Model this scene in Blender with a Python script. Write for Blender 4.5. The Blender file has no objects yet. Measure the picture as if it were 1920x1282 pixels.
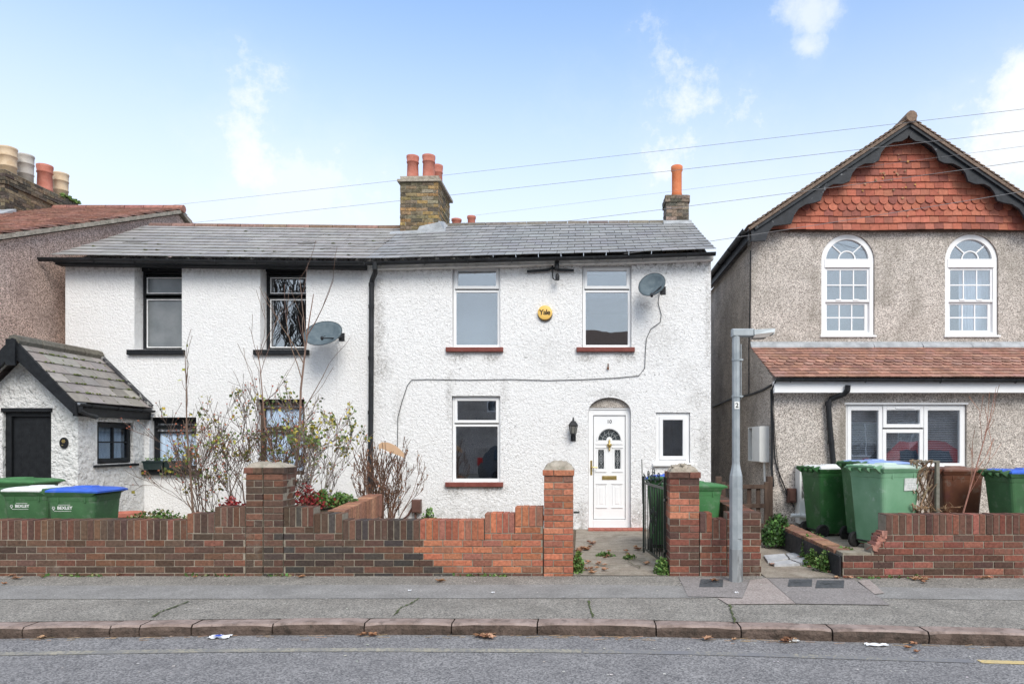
import bpy, math, random
from mathutils import Vector, Matrix, noise
R=math.radians
random.seed(7)
sc=bpy.context.scene
COL=sc.collection
CAMZ=1.52; F=1280.0; VX=1090.0; VY=830.0
def P(px,py,Y): return Vector(((px-VX)/F*Y, Y, CAMZ-(py-VY)/F*Y))
def PX(px,Y): return (px-VX)/F*Y
def PZ(py,Y): return CAMZ-(py-VY)/F*Y
def G(px,py,z=0.0):
    Y=(CAMZ-z)*F/(py-VY); return Vector(((px-VX)/F*Y,Y,z))
def lerp(a,b,t): return a+(b-a)*t
def interp(x,pts):
    if x<=pts[0][0]: 
        (a,b),(c,d)=pts[0],pts[1]; return b+(d-b)*(x-a)/(c-a)
    for (a,b),(c,d) in zip(pts,pts[1:]):
        if x<=c: return b+(d-b)*(x-a)/(c-a)
    (a,b),(c,d)=pts[-2],pts[-1]; return b+(d-b)*(x-a)/(c-a)
# ------------------------------------------------------------ materials
MATS={}
def mat(name,c1,c2=None,scale=6,rough=.8,bump=0,bscale=40,bdist=.01,attr=False,spec=.3,metal=0,
        speck=None,dirt=(),bump2=None,coat=0,contrast=(.35,.65),stretch=(1,1,1),sheen=0,streak=(),bmod=0,spots=(),dist=0):
    if name in MATS: return MATS[name]
    m=bpy.data.materials.new(name); m.use_nodes=True; MATS[name]=m
    nt=m.node_tree; N=nt.nodes; L=nt.links
    b=N['Principled BSDF']
    b.inputs['Roughness'].default_value=rough; b.inputs['Specular IOR Level'].default_value=spec
    b.inputs['Metallic'].default_value=metal; b.inputs['Coat Weight'].default_value=coat
    tc=N.new('ShaderNodeTexCoord'); mp=N.new('ShaderNodeMapping'); mp.inputs['Scale'].default_value=stretch
    L.new(tc.outputs['Object'],mp.inputs['Vector']); V=mp.outputs['Vector']
    def rgb(c): return (c[0],c[1],c[2],1)
    def noi(s,d=5,r=.6,vec=None):
        n=N.new('ShaderNodeTexNoise'); n.inputs['Scale'].default_value=s; n.inputs['Detail'].default_value=d; n.inputs['Distortion'].default_value=dist
        n.inputs['Roughness'].default_value=r; L.new(vec or V,n.inputs['Vector']); return n.outputs['Fac']
    def rng(x,a,b_,lo=0,hi=1):
        r=N.new('ShaderNodeMapRange'); r.inputs[1].default_value=a; r.inputs[2].default_value=b_
        r.inputs[3].default_value=lo; r.inputs[4].default_value=hi; L.new(x,r.inputs[0]); return r.outputs[0]
    def mix(f,a,b_,mode='MIX'):
        x=N.new('ShaderNodeMix'); x.data_type='RGBA'; x.blend_type=mode; x.clamp_result=False
        if isinstance(f,(int,float)): x.inputs[0].default_value=f
        else: L.new(f,x.inputs[0])
        for i,v in ((6,a),(7,b_)):
            if isinstance(v,tuple): x.inputs[i].default_value=rgb(v)
            else: L.new(v,x.inputs[i])
        return x.outputs[2]
    if attr:
        a=N.new('ShaderNodeAttribute'); a.attribute_name='Col'
        c=mix(rng(noi(scale),contrast[0],contrast[1]),mix(1,a.outputs['Color'],c1,'MULTIPLY'),mix(1,a.outputs['Color'],c2 or (1.25,1.25,1.25),'MULTIPLY'))
    elif c2: c=mix(rng(noi(scale),contrast[0],contrast[1]),c1,c2)
    else: c=mix(0,c1,c1)
    if speck:   # (scale, dark, light, strength)
        v=N.new('ShaderNodeTexVoronoi'); v.inputs['Scale'].default_value=speck[0]; L.new(V,v.inputs['Vector'])
        s=N.new('ShaderNodeSeparateColor'); L.new(v.outputs['Color'],s.inputs[0])
        cr=N.new('ShaderNodeValToRGB'); cr.color_ramp.elements[0].color=rgb(speck[1]); cr.color_ramp.elements[1].color=rgb(speck[2])
        cr.color_ramp.elements[0].position=.12; cr.color_ramp.elements[1].position=.88
        L.new(s.outputs[0],cr.inputs[0]); c=mix(speck[3],c,cr.outputs[0],speck[4] if len(speck)>4 else 'MIX')
    for d in dirt: # (scale, lo, hi, colour, maxfac[, scale2 mask])
        f=rng(noi(d[0],6,.65),d[1],d[2],0,d[4])
        if len(d)>5 and d[5]:
            mm=N.new('ShaderNodeMath'); mm.operation='MULTIPLY'; L.new(f,mm.inputs[0]); L.new(rng(noi(d[5],3,.5),.42,.62),mm.inputs[1]); f=mm.outputs[0]
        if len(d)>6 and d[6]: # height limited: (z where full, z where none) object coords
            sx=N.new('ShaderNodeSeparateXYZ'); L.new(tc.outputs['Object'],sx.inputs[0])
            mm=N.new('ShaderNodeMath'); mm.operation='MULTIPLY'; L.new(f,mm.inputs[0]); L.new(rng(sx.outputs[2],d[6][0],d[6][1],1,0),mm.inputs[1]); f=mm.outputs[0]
        c=mix(f,c,d[3])
    for d in streak:
        m2=N.new('ShaderNodeMapping'); m2.inputs['Scale'].default_value=(1,1,.12); L.new(tc.outputs['Object'],m2.inputs[0])
        f=rng(noi(d[0],4,.6,m2.outputs[0]),d[1],d[2],0,d[4]); mm=N.new('ShaderNodeMath'); mm.operation='MULTIPLY'; L.new(f,mm.inputs[0]); L.new(rng(noi(1.1,2,.5),.45,.65),mm.inputs[1])
        c=mix(mm.outputs[0],c,d[3])
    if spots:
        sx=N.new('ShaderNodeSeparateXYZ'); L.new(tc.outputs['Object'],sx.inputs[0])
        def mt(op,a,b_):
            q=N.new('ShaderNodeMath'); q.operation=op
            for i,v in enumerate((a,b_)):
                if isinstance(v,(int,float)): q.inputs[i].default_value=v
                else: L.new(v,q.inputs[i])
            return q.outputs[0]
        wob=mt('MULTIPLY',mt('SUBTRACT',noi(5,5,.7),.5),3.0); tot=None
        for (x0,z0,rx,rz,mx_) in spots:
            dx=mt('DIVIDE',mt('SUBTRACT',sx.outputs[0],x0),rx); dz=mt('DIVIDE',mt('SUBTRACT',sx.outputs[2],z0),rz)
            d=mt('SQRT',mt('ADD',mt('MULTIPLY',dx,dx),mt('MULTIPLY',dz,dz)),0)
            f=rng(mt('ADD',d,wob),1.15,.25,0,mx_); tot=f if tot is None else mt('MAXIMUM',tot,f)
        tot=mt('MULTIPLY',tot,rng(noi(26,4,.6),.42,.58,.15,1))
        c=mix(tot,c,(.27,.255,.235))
    L.new(c,b.inputs['Base Color'])
    last=None
    for bb in ((bump,bscale,bdist),)+((bump2,) if bump2 else ()):
        if not bb[0]: continue
        bn=N.new('ShaderNodeBump'); bn.inputs['Strength'].default_value=bb[0]; bn.inputs['Distance'].default_value=bb[2]
        if bmod:
            ms=N.new('ShaderNodeMath'); ms.operation='SUBTRACT'; L.new(noi(bb[1],5,.65),ms.inputs[0]); ms.inputs[1].default_value=.5; mm=N.new('ShaderNodeMath'); mm.operation='MULTIPLY'; L.new(ms.outputs[0],mm.inputs[0]); L.new(rng(noi(bmod,3,.6),.38,.62,.45,1.35),mm.inputs[1]); L.new(mm.outputs[0],bn.inputs['Height'])
        else: L.new(noi(bb[1],4,.6),bn.inputs['Height'])
        if last: L.new(last,bn.inputs['Normal'])
        last=bn.outputs['Normal']
    if last: L.new(last,b.inputs['Normal'])
    return m
def glass(name,refl=.35,tint=(.9,.95,1)):
    if name in MATS: return MATS[name]
    m=bpy.data.materials.new(name); m.use_nodes=True; MATS[name]=m
    N=m.node_tree.nodes; L=m.node_tree.links; N.clear()
    o=N.new('ShaderNodeOutputMaterial'); mx=N.new('ShaderNodeMixShader'); t=N.new('ShaderNodeBsdfTransparent'); g=N.new('ShaderNodeBsdfGlossy')
    t.inputs[0].default_value=(*tint,1); g.inputs['Roughness'].default_value=.008
    lw_=N.new('ShaderNodeLayerWeight'); lw_.inputs[0].default_value=.5
    fr=N.new('ShaderNodeMath'); fr.operation='POWER'; L.new(lw_.outputs['Facing'],fr.inputs[0]); fr.inputs[1].default_value=4
    mr=N.new('ShaderNodeMapRange'); mr.inputs[1].default_value=0; mr.inputs[2].default_value=1; mr.inputs[3].default_value=refl; mr.inputs[4].default_value=1
    L.new(fr.outputs[0],mr.inputs[0]); L.new(mr.outputs[0],mx.inputs[0]); L.new(t.outputs[0],mx.inputs[1]); L.new(g.outputs[0],mx.inputs[2]); L.new(mx.outputs[0],o.inputs[0])
    tc=N.new('ShaderNodeTexCoord'); n=N.new('ShaderNodeTexNoise'); n.inputs['Scale'].default_value=2.2; L.new(tc.outputs['Object'],n.inputs['Vector'])
    bp=N.new('ShaderNodeBump'); bp.inputs['Strength'].default_value=.05; bp.inputs['Distance'].default_value=.02; L.new(n.outputs[0],bp.inputs['Height']); L.new(bp.outputs[0],g.inputs['Normal'])
    return m
# ------------------------------------------------------------ mesh builder
ORG={}
class MB:
    def __init__(s): s.v=[]; s.f=[]; s.c=[]
    def add(s,vs,fs,col=None):
        n=len(s.v); s.v+= [Vector(v) for v in vs]
        for f in fs: s.f.append([i+n for i in f]); s.c.append(col or (1,1,1))
    def hexa(s,p,col=None): # 8 pts: bottom 4 ccw, top 4
        s.add(p,[(0,3,2,1),(4,5,6,7),(0,1,5,4),(1,2,6,5),(2,3,7,6),(3,0,4,7)],col)
    def box(s,x0,x1,y0,y1,z0,z1,col=None,j=0):
        if x0>x1:x0,x1=x1,x0
        if y0>y1:y0,y1=y1,y0
        if z0>z1:z0,z1=z1,z0
        r=lambda: random.uniform(-j,j) if j else 0
        p=[(x0+r(),y0+r(),z0+r()),(x1+r(),y0+r(),z0+r()),(x1+r(),y1,z0+r()),(x0+r(),y1,z0+r()),
           (x0+r(),y0+r(),z1+r()),(x1+r(),y0+r(),z1+r()),(x1+r(),y1,z1+r()),(x0+r(),y1,z1+r())]
        s.hexa(p,col)
    def cbox(s,x0,x1,y0,y1,z0,z1,c=.004,col=None,j=0):
        """box with chamfered front (-y) edges, for bricks and frames"""
        if x0>x1:x0,x1=x1,x0
        r=lambda: random.uniform(-j,j) if j else 0
        dx,dy=r(),r()
        x0+=r();x1+=r();z0+=r()*.6;z1+=r()*.6;y0+=dy
        vs=[(x0,y1,z0),(x1,y1,z0),(x1,y1,z1),(x0,y1,z1),(x0,y0+c,z0),(x1,y0+c,z0),(x1,y0+c,z1),(x0,y0+c,z1),
            (x0+c,y0,z0+c),(x1-c,y0,z0+c),(x1-c,y0,z1-c),(x0+c,y0,z1-c)]
        s.add(vs,[(8,9,10,11),(4,5,9,8),(5,6,10,9),(6,7,11,10),(7,4,8,11),(0,1,5,4),(1,2,6,5),(2,3,7,6),(3,0,4,7),(3,2,1,0)],col)
    def bar(s,a,b,w,h,col=None,up=(0,0,1)):
        a=Vector(a);b=Vector(b);d=(b-a).normalized();u=Vector(up)
        if abs(d.dot(u))>.98:u=Vector((0,1,0))
        x=d.cross(u).normalized();y=x.cross(d).normalized()
        p=[a-x*w/2-y*h/2,a+x*w/2-y*h/2,b+x*w/2-y*h/2,b-x*w/2-y*h/2,a-x*w/2+y*h/2,a+x*w/2+y*h/2,b+x*w/2+y*h/2,b-x*w/2+y*h/2]
        s.hexa(p,col)
    def tube(s,pts,r,n=8,col=None,cap=True):
        pts=[Vector(p) for p in pts]; m=len(pts); rs=r if isinstance(r,(list,tuple)) else [r]*m
        base=len(s.v); prev=None
        for i,p in enumerate(pts):
            d=(pts[min(i+1,m-1)]-pts[max(i-1,0)]).normalized()
            if prev is None:
                u=Vector((0,0,1)) if abs(d.z)<.9 else Vector((0,1,0)); x=d.cross(u).normalized()
            else:
                x=(prev-d*prev.dot(d)).normalized()
            prev=x; y=d.cross(x)
            for k in range(n):
                a=2*math.pi*k/n; s.v.append(p+(x*math.cos(a)+y*math.sin(a))*rs[i])
        for i in range(m-1):
            for k in range(n):
                a=base+i*n+k; b=base+i*n+(k+1)%n; s.f.append([a,b,b+n,a+n]); s.c.append(col or (1,1,1))
        if cap:
            s.f.append([base+k for k in range(n)][::-1]); s.c.append(col or (1,1,1)); s.f.append([base+(m-1)*n+k for k in range(n)]); s.c.append(col or (1,1,1))
    def lathe(s,prof,n=20,c=(0,0,0),col=None,axis=None):
        """prof list of (r,z)"""
        base=len(s.v);c=Vector(c); M_=axis or Matrix.Identity(3)
        for r,z in prof:
            for k in range(n):
                a=2*math.pi*k/n; s.v.append(c+M_@Vector((r*math.cos(a),r*math.sin(a),z)))
        for i in range(len(prof)-1):
            for k in range(n):
                a=base+i*n+k;b=base+i*n+(k+1)%n; s.f.append([a,b,b+n,a+n]); s.c.append(col or (1,1,1))
        s.f.append([base+k for k in range(n)][::-1]); s.c.append(col or (1,1,1))
        t=base+(len(prof)-1)*n; s.f.append([t+k for k in range(n)]); s.c.append(col or (1,1,1))
    def prism(s,poly,y0,y1,col=None):
        """poly of (x,z) extruded along y"""
        n=len(poly); base=len(s.v)
        s.v+=[Vector((x,y0,z)) for x,z in poly]+[Vector((x,y1,z)) for x,z in poly]
        fs=[list(range(n)),[n+i for i in range(n)][::-1]]+[[i,n+i,n+(i+1)%n,(i+1)%n] for i in range(n)]
        for f in fs: s.f.append([base+i for i in f]); s.c.append(col or (1,1,1))
    def poly(s,pts,col=None): s.add(pts,[tuple(range(len(pts)))],col)
    def ball(s,c,r,col=None,n=6,sq=1.0,jit=0):
        prof=[]
        c=Vector(c); base=len(s.v); m=max(3,n//2+1)
        for i in range(1,m):
            t=math.pi*i/m
            for k in range(n):
                a=2*math.pi*k/n; rr=r*(1+random.uniform(-jit,jit))
                s.v.append(c+Vector((rr*math.sin(t)*math.cos(a),rr*math.sin(t)*math.sin(a),rr*math.cos(t)*sq)))
        for i in range(m-2):
            for k in range(n):
                a=base+i*n+k;b=base+i*n+(k+1)%n; s.f.append([a,a+n,b+n,b]); s.c.append(col or (1,1,1))
        s.f.append([base+k for k in range(n)]); s.c.append(col or (1,1,1)); t=base+(m-2)*n
        s.f.append([t+k for k in range(n)][::-1]); s.c.append(col or (1,1,1))
    def xf(s,M): s.v=[M@v for v in s.v]; return s
    def build(s,name,m,parent=None,label=None,cat=None,group=None,kind=None,smooth=False,org=None):
        if parent is not None: o0=ORG[parent.name]
        elif org is not None: o0=Vector(org)
        else:
            xs=[v.x for v in s.v];ys=[v.y for v in s.v];zs=[v.z for v in s.v]
            o0=Vector(((min(xs)+max(xs))/2,(min(ys)+max(ys))/2,min(zs)))
        me=bpy.data.meshes.new(name); me.from_pydata([v-o0 for v in s.v],[],s.f)
        me.update()
        if any(c!=(1,1,1) for c in s.c):
            at=me.color_attributes.new('Col','FLOAT_COLOR','CORNER'); arr=[]
            for f,c in zip(s.f,s.c): arr+=([c[0],c[1],c[2],1.0]*len(f))
            at.data.foreach_set('color',arr)
        if smooth: me.polygons.foreach_set('use_smooth',[True]*len(me.polygons))
        me.materials.append(m)
        o=bpy.data.objects.new(name,me); COL.objects.link(o); ORG[o.name]=o0
        if parent is not None: o.parent=parent
        else: o.location=o0
        if smooth=='a':
            pass
        tag(o,label,cat,group,kind); return o
def tag(o,label=None,cat=None,group=None,kind=None):
    if label:o['label']=label
    if cat:o['category']=cat
    if group:o['group']=group
    if kind:o['kind']=kind
def thing(name,label,cat,loc=(0,0,0),group=None):
    o=bpy.data.objects.new(name,None); COL.objects.link(o); o.location=loc; ORG[o.name]=Vector(loc); o.empty_display_size=.1
    tag(o,label,cat,group); return o
def text(name,s,size,M_,m,parent,extr=.001,spacing=1.0,bold=0):
    cu=bpy.data.curves.new(name,'FONT'); cu.body=s; cu.size=size; cu.align_x='CENTER'; cu.align_y='CENTER'; cu.extrude=extr; cu.offset=bold; cu.space_character=spacing
    t=bpy.data.objects.new('tmp',cu); COL.objects.link(t)
    me=bpy.data.meshes.new_from_object(t.evaluated_get(bpy.context.evaluated_depsgraph_get()))
    bpy.data.objects.remove(t)
    me.transform(Matrix.Translation(-ORG[parent.name])@M_); me.materials.clear(); me.materials.append(m); me.name=name
    o=bpy.data.objects.new(name,me); COL.objects.link(o); o.parent=parent; ORG[o.name]=ORG[parent.name]; return o
FACE=Matrix.Rotation(R(90),4,'X')   # text upright facing -Y
def wall_panel(outer,holes,y0,y1,rev=None):
    """wall in XZ plane, front face y0; outer and holes are lists of (x,z); sides run back to y1, reveals to rev"""
    import bmesh
    bm=bmesh.new(); allv=[]
    for loop in [outer]+holes:
        vs=[bm.verts.new((x,y0,z)) for x,z in loop]; es=[bm.edges.new((vs[i],vs[(i+1)%len(vs)])) for i in range(len(vs))]; allv.append(vs)
    bmesh.ops.triangle_fill(bm,use_beauty=True,use_dissolve=False,edges=bm.edges[:])
    for f in bm.faces:
        if f.normal.y>0: f.normal_flip()
    mb=MB(); bm.verts.index_update()
    mb.add([v.co.copy() for v in bm.verts],[[v.index for v in f.verts] for f in bm.faces])
    for k,loop in enumerate([outer]+holes):
        yb=y1 if k==0 else (rev or y1); n=len(loop)
        for i in range(n):
            a,b=loop[i],loop[(i+1)%n]
            mb.add([(a[0],y0,a[1]),(b[0],y0,b[1]),(b[0],yb,b[1]),(a[0],yb,a[1])],[(0,1,2,3)])
    bm.free(); return mb
def rect(x0,x1,z0,z1): return [(x0,z0),(x1,z0),(x1,z1),(x0,z1)]
def prect(px0,px1,py0,py1,Y): return rect(PX(px0,Y),PX(px1,Y),PZ(py1,Y),PZ(py0,Y))
def arch(cx,z0,zs,r,n=14,rz=None):
    rz=rz or r
    return [(cx-r,z0),(cx+r,z0)]+[(cx+r*math.cos(math.pi*i/n),zs+rz*math.sin(math.pi*i/n)) for i in range(n+1)]
def U(a,b): return random.uniform(a,b)
def vary(c,a=.15):
    k=1+U(-a,a); return (c[0]*k*(1+U(-a,a)*.25),c[1]*k*(1+U(-a,a)*.25),c[2]*k*(1+U(-a,a)*.3))
# ------------------------------------------------------------ palette of materials
m_road=mat('asphalt_road',(.168,.165,.167),(.215,.211,.211),3,.9,.35,160,.003,speck=(95,(.45,.45,.47),(1.75,1.72,1.7),.75,'MULTIPLY'),dirt=((1.3,.5,.75,(.15,.145,.15),.5),(60,.66,.72,(.5,.49,.46),.6)))
m_pave=mat('asphalt_pavement',(.19,.18,.163),(.25,.238,.217),2.5,.9,.35,120,.004,speck=(95,(.5,.5,.5),(1.7,1.65,1.6),.8,'MULTIPLY'),dirt=((45,.62,.7,(.5,.48,.44),.7),(1.5,.5,.75,(.13,.125,.11),.5)))
m_pave2=mat('smooth_pavement_strip',(.225,.217,.207),(.28,.27,.258),2.5,.9,.3,120,.003,speck=(90,(.65,.65,.65),(1.35,1.35,1.35),.6,'MULTIPLY'),dirt=((2,.5,.75,(.15,.145,.135),.5),))
m_patch=mat('pink_patch',(.30,.255,.235),(.37,.32,.295),3,.9,.3,120,.003,speck=(85,(.6,.6,.6),(1.4,1.4,1.4),.6,'MULTIPLY'),dirt=((3,.5,.75,(.2,.18,.165),.5),))
m_patch2=mat('grey_patch',(.22,.20,.19),(.28,.255,.245),3,.9,.3,120,.003,speck=(85,(.6,.6,.6),(1.4,1.4,1.4),.6,'MULTIPLY'),dirt=((3,.5,.75,(.17,.16,.15),.5),))
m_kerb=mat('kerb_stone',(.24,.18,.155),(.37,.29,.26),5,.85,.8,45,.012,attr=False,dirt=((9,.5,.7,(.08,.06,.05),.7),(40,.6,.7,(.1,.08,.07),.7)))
m_kerbside=mat('kerb_stone_face',(.075,.054,.043),(.15,.11,.09),6,.9,1,30,.02,dirt=((14,.5,.65,(.05,.04,.032),.8),))  # same stone as the tops, coloured darker to stand in for shaded fronts
m_soil=mat('soil',(.10,.075,.05),(.18,.14,.10),8,.95,1,25,.03)
m_conc=mat('path_concrete',(.25,.21,.17),(.34,.30,.25),4,.92,.6,40,.008,speck=(70,(.7,.7,.7),(1.3,1.3,1.3),.5,'MULTIPLY'),dirt=((3,.52,.68,(.13,.11,.08),.7),(18,.6,.68,(.12,.13,.06),.6)))
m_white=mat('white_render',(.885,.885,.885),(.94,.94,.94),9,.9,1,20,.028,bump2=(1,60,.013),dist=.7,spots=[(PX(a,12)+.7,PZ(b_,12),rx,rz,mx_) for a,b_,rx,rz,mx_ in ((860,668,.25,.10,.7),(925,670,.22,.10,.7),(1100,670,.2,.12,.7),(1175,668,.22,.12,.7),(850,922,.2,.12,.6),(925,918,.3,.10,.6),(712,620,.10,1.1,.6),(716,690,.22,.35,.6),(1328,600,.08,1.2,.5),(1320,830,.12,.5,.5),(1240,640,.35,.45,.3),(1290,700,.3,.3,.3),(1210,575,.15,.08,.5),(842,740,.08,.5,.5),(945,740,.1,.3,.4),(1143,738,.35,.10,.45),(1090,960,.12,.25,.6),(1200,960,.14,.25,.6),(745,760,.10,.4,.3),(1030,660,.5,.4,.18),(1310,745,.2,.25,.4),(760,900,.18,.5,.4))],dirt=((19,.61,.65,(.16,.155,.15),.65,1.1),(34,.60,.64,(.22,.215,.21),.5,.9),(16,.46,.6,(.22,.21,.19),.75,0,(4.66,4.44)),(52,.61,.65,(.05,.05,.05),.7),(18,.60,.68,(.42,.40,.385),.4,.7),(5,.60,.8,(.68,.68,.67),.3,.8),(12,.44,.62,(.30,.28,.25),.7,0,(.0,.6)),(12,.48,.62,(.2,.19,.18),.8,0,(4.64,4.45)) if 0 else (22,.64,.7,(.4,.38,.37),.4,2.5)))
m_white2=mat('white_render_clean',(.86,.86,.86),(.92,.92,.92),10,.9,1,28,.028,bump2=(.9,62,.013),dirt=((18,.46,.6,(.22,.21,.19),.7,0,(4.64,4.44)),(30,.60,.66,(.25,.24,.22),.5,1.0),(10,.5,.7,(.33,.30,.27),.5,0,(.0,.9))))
m_white3=mat('white_trowelled_render',(.80,.80,.79),(.88,.88,.87),8,.85,1,10,.11,bump2=(1,26,.03),dirt=((14,.58,.7,(.5,.48,.44),.5,1.2),(10,.48,.66,(.42,.39,.34),.6,0,(.0,.8))))
PEB=((.09,.08,.07),(.72,.68,.63))
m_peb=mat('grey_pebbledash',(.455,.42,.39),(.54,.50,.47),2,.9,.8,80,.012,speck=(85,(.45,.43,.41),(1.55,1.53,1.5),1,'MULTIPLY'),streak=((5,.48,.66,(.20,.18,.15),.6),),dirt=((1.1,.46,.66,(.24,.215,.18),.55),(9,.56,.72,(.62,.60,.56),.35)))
m_pebside=mat('shaded_weathered_pebbledash',(.38,.345,.31),(.46,.42,.38),2,.9,.8,80,.012,speck=(80,(.4,.38,.36),(1.65,1.62,1.6),1,'MULTIPLY'),dirt=((1.2,.45,.7,(.14,.13,.12),.6),))  # side walls' shade put into a darker copy of the front pebbledash, besides blotches
m_pebbrown=mat('brown_pebbledash',(.44,.325,.275),(.52,.40,.345),1.6,.9,.8,70,.012,speck=(72,(.45,.42,.40),(1.6,1.6,1.6),1,'MULTIPLY'),dirt=((.9,.48,.7,(.2,.145,.125),.55),))
m_mortar=mat('mortar',(.27,.235,.185),(.36,.315,.26),12,.95,.7,60,.006,dirt=((7,.5,.65,(.17,.14,.11),.6),))
m_mortdark=mat('old_mortar',(.21,.185,.145),(.32,.285,.23),12,.95,.7,60,.006)
m_brick=mat('brick',(.78,.78,.78),(1.3,1.3,1.3),30,.88,.8,55,.006,attr=True,dirt=((6,.58,.75,(.1,.08,.065),.45),(3,.62,.75,(.33,.29,.24),.35)))
m_brickold=mat('weathered_brick',(.7,.7,.7),(1.3,1.3,1.3),22,.95,1,35,.02,attr=True,dirt=((9,.52,.66,(.075,.06,.04),.65),(14,.6,.7,(.42,.36,.26),.6)))
m_slate=mat('slate',(.85,.85,.85),(1.12,1.12,1.12),9,.55,.3,30,.004,attr=True,spec=.45,dirt=((16,.66,.76,(.33,.33,.3),.5),))
m_clay=mat('clay_tile',(.75,.75,.75),(1.25,1.25,1.25),18,.9,.5,50,.005,attr=True,dirt=((12,.6,.7,(.10,.07,.05),.55),(25,.68,.74,(.5,.45,.38),.6)))
m_hung=mat('hung_tile',(.85,.85,.85),(1.15,1.15,1.15),16,.85,.4,50,.004,attr=True,dirt=((6,.60,.76,(.13,.07,.05),.5,2),))
m_cement=mat('cement_cap',(.30,.26,.21),(.46,.41,.34),12,.95,1,25,.02,dirt=((8,.52,.66,(.16,.16,.12),.6),))
m_lead=mat('lead_flashing',(.27,.285,.30),(.42,.44,.46),6,.6,.4,14,.02,spec=.4)
m_upvc=mat('white_upvc',(.84,.85,.86),(.88,.885,.89),3,.35,spec=.4,dirt=((5,.6,.8,(.68,.67,.64),.3),))
m_blackp=mat('black_plastic',(.012,.013,.015),(.026,.028,.032),9,.5,spec=.3,dirt=((14,.6,.75,(.14,.14,.14),.4),))
m_blackpaint=mat('black_gloss_paint',(.007,.008,.010),(.016,.018,.021),12,.5,.3,30,.005,spec=.28,dirt=((22,.66,.72,(.35,.34,.33),.6,2),))
m_barge=mat('bargeboard_paint',(.014,.017,.022),(.03,.034,.042),8,.55,.35,25,.006,spec=.3,dirt=((14,.64,.69,(.35,.36,.38),.7,2),))
m_sill=mat('red_sill_paint',(.17,.045,.035),(.23,.07,.055),9,.6,.3,40,.004,dirt=((20,.62,.7,(.36,.30,.26),.5),))
m_redstep=mat('red_tile_step',(.33,.10,.075),(.42,.15,.11),8,.8,.3,40,.004)
m_pot=mat('terracotta_pot',(.40,.135,.095),(.50,.20,.15),8,.85,.3,30,.005,dirt=((7,.58,.75,(.3,.24,.2),.4),))
m_potorange=mat('orange_pot',(.60,.17,.07),(.68,.24,.11),6,.8,dirt=((9,.6,.75,(.2,.1,.06),.5),))
m_potbuff=mat('buff_pot',(.50,.37,.24),(.62,.50,.36),6,.85,.3,30,.005,dirt=((6,.56,.75,(.3,.25,.2),.5),))
m_potgrey=mat('grey_pot',(.36,.33,.30),(.48,.45,.41),6,.85,.3,30,.005)
m_galv=mat('galvanised_steel',(.30,.34,.365),(.42,.46,.48),7,.5,.15,25,.004,spec=.5,metal=.25,dirt=((4,.55,.8,(.22,.25,.27),.5),))
m_galvd=mat('worn_lamp_base',(.22,.235,.245),(.38,.40,.41),5,.6,.3,25,.004,metal=.2,stretch=(1,1,.25),dirt=((12,.5,.62,(.10,.10,.10),.7),))
m_dish=mat('dish_grey',(.085,.115,.135),(.13,.165,.185),9,.7,spec=.2,dirt=((20,.62,.72,(.3,.33,.33),.5),))
m_iron=mat('wrought_iron',(.012,.02,.016),(.03,.038,.032),20,.45,.3,40,.003,spec=.5)
def binm(n,a,b): return mat(n,a,b,4,.5,.12,60,.003,spec=.4,dirt=((3,.5,.7,(a[0]*.55+.02,a[1]*.6,a[2]*.55+.02),.6),(7,.56,.70,(.30,.33,.29),.3),(22,.62,.70,(.4,.42,.38),.35,1.5)))
m_bing=binm('bin_green',(.045,.125,.05),(.065,.165,.07))
m_binp=mat('faded_green',(.14,.31,.18),(.21,.39,.25),2.5,.55,.12,60,.003,spec=.35,dirt=((5,.62,.68,(.5,.58,.55),.6,2),(4,.55,.8,(.10,.2,.12),.5)))
m_bind=binm('bin_dark_green',(.02,.10,.025),(.035,.13,.04))
m_blue=binm('lid_blue',(.03,.11,.55),(.05,.15,.65))
m_lidw=mat('lid_white',(.68,.70,.70),(.78,.80,.80),4,.5,dirt=((6,.55,.75,(.4,.42,.4),.4),))
m_lidg=binm('lid_green',(.05,.18,.06),(.075,.23,.085))
m_lidpale=mat('lid_pale_green',(.42,.55,.46),(.58,.68,.62),4,.55,dirt=((6,.5,.75,(.3,.4,.33),.5),))
m_brownp=binm('bin_brown',(.095,.035,.02),(.14,.055,.03))
m_lidbrown=binm('lid_brown',(.16,.075,.05),(.21,.105,.075))
m_rubber=mat('rubber',(.012,.012,.013),(.03,.03,.03),9,.7)
m_print=mat('printed_white',(.8,.82,.8),rough=.6)
m_black=mat('printed_black',(.01,.01,.01),rough=.6)
m_wood=mat('weathered_brown_wood',(.055,.035,.027),(.12,.08,.06),9,.85,.5,40,.006,stretch=(1,1,.25))
m_bark=mat('bark',(.13,.085,.065),(.25,.18,.145),16,.9,.5,60,.004)
m_twig=mat('twig_bark',(.85,.85,.85),(1.2,1.2,1.2),16,.9,attr=True)
m_leaf=mat('leaf',(.8,.8,.8),(1.2,1.2,1.2),20,.6,attr=True,spec=.35)
m_dry=mat('dry_leaf',(.75,.75,.75),(1.2,1.2,1.2),40,.8,attr=True)
m_brass=mat('brass',(.45,.33,.12),(.58,.45,.2),8,.35,metal=.8)
m_yellow=mat('alarm_yellow',(.84,.52,.12),(.88,.57,.16),6,.45,spec=.4)
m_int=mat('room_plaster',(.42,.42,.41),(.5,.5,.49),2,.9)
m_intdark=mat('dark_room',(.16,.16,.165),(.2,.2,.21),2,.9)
m_net=mat('net_curtain',(.80,.81,.84),(.90,.91,.93),5,.9,stretch=(9,1,.2))
m_curtgrey=mat('grey_blind',(.22,.235,.25),(.27,.285,.3),3,.8)
m_box=mat('white_cabinet',(.70,.71,.69),(.78,.79,.77),3,.5,dirt=((5,.55,.75,(.5,.5,.47),.5),))
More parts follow.
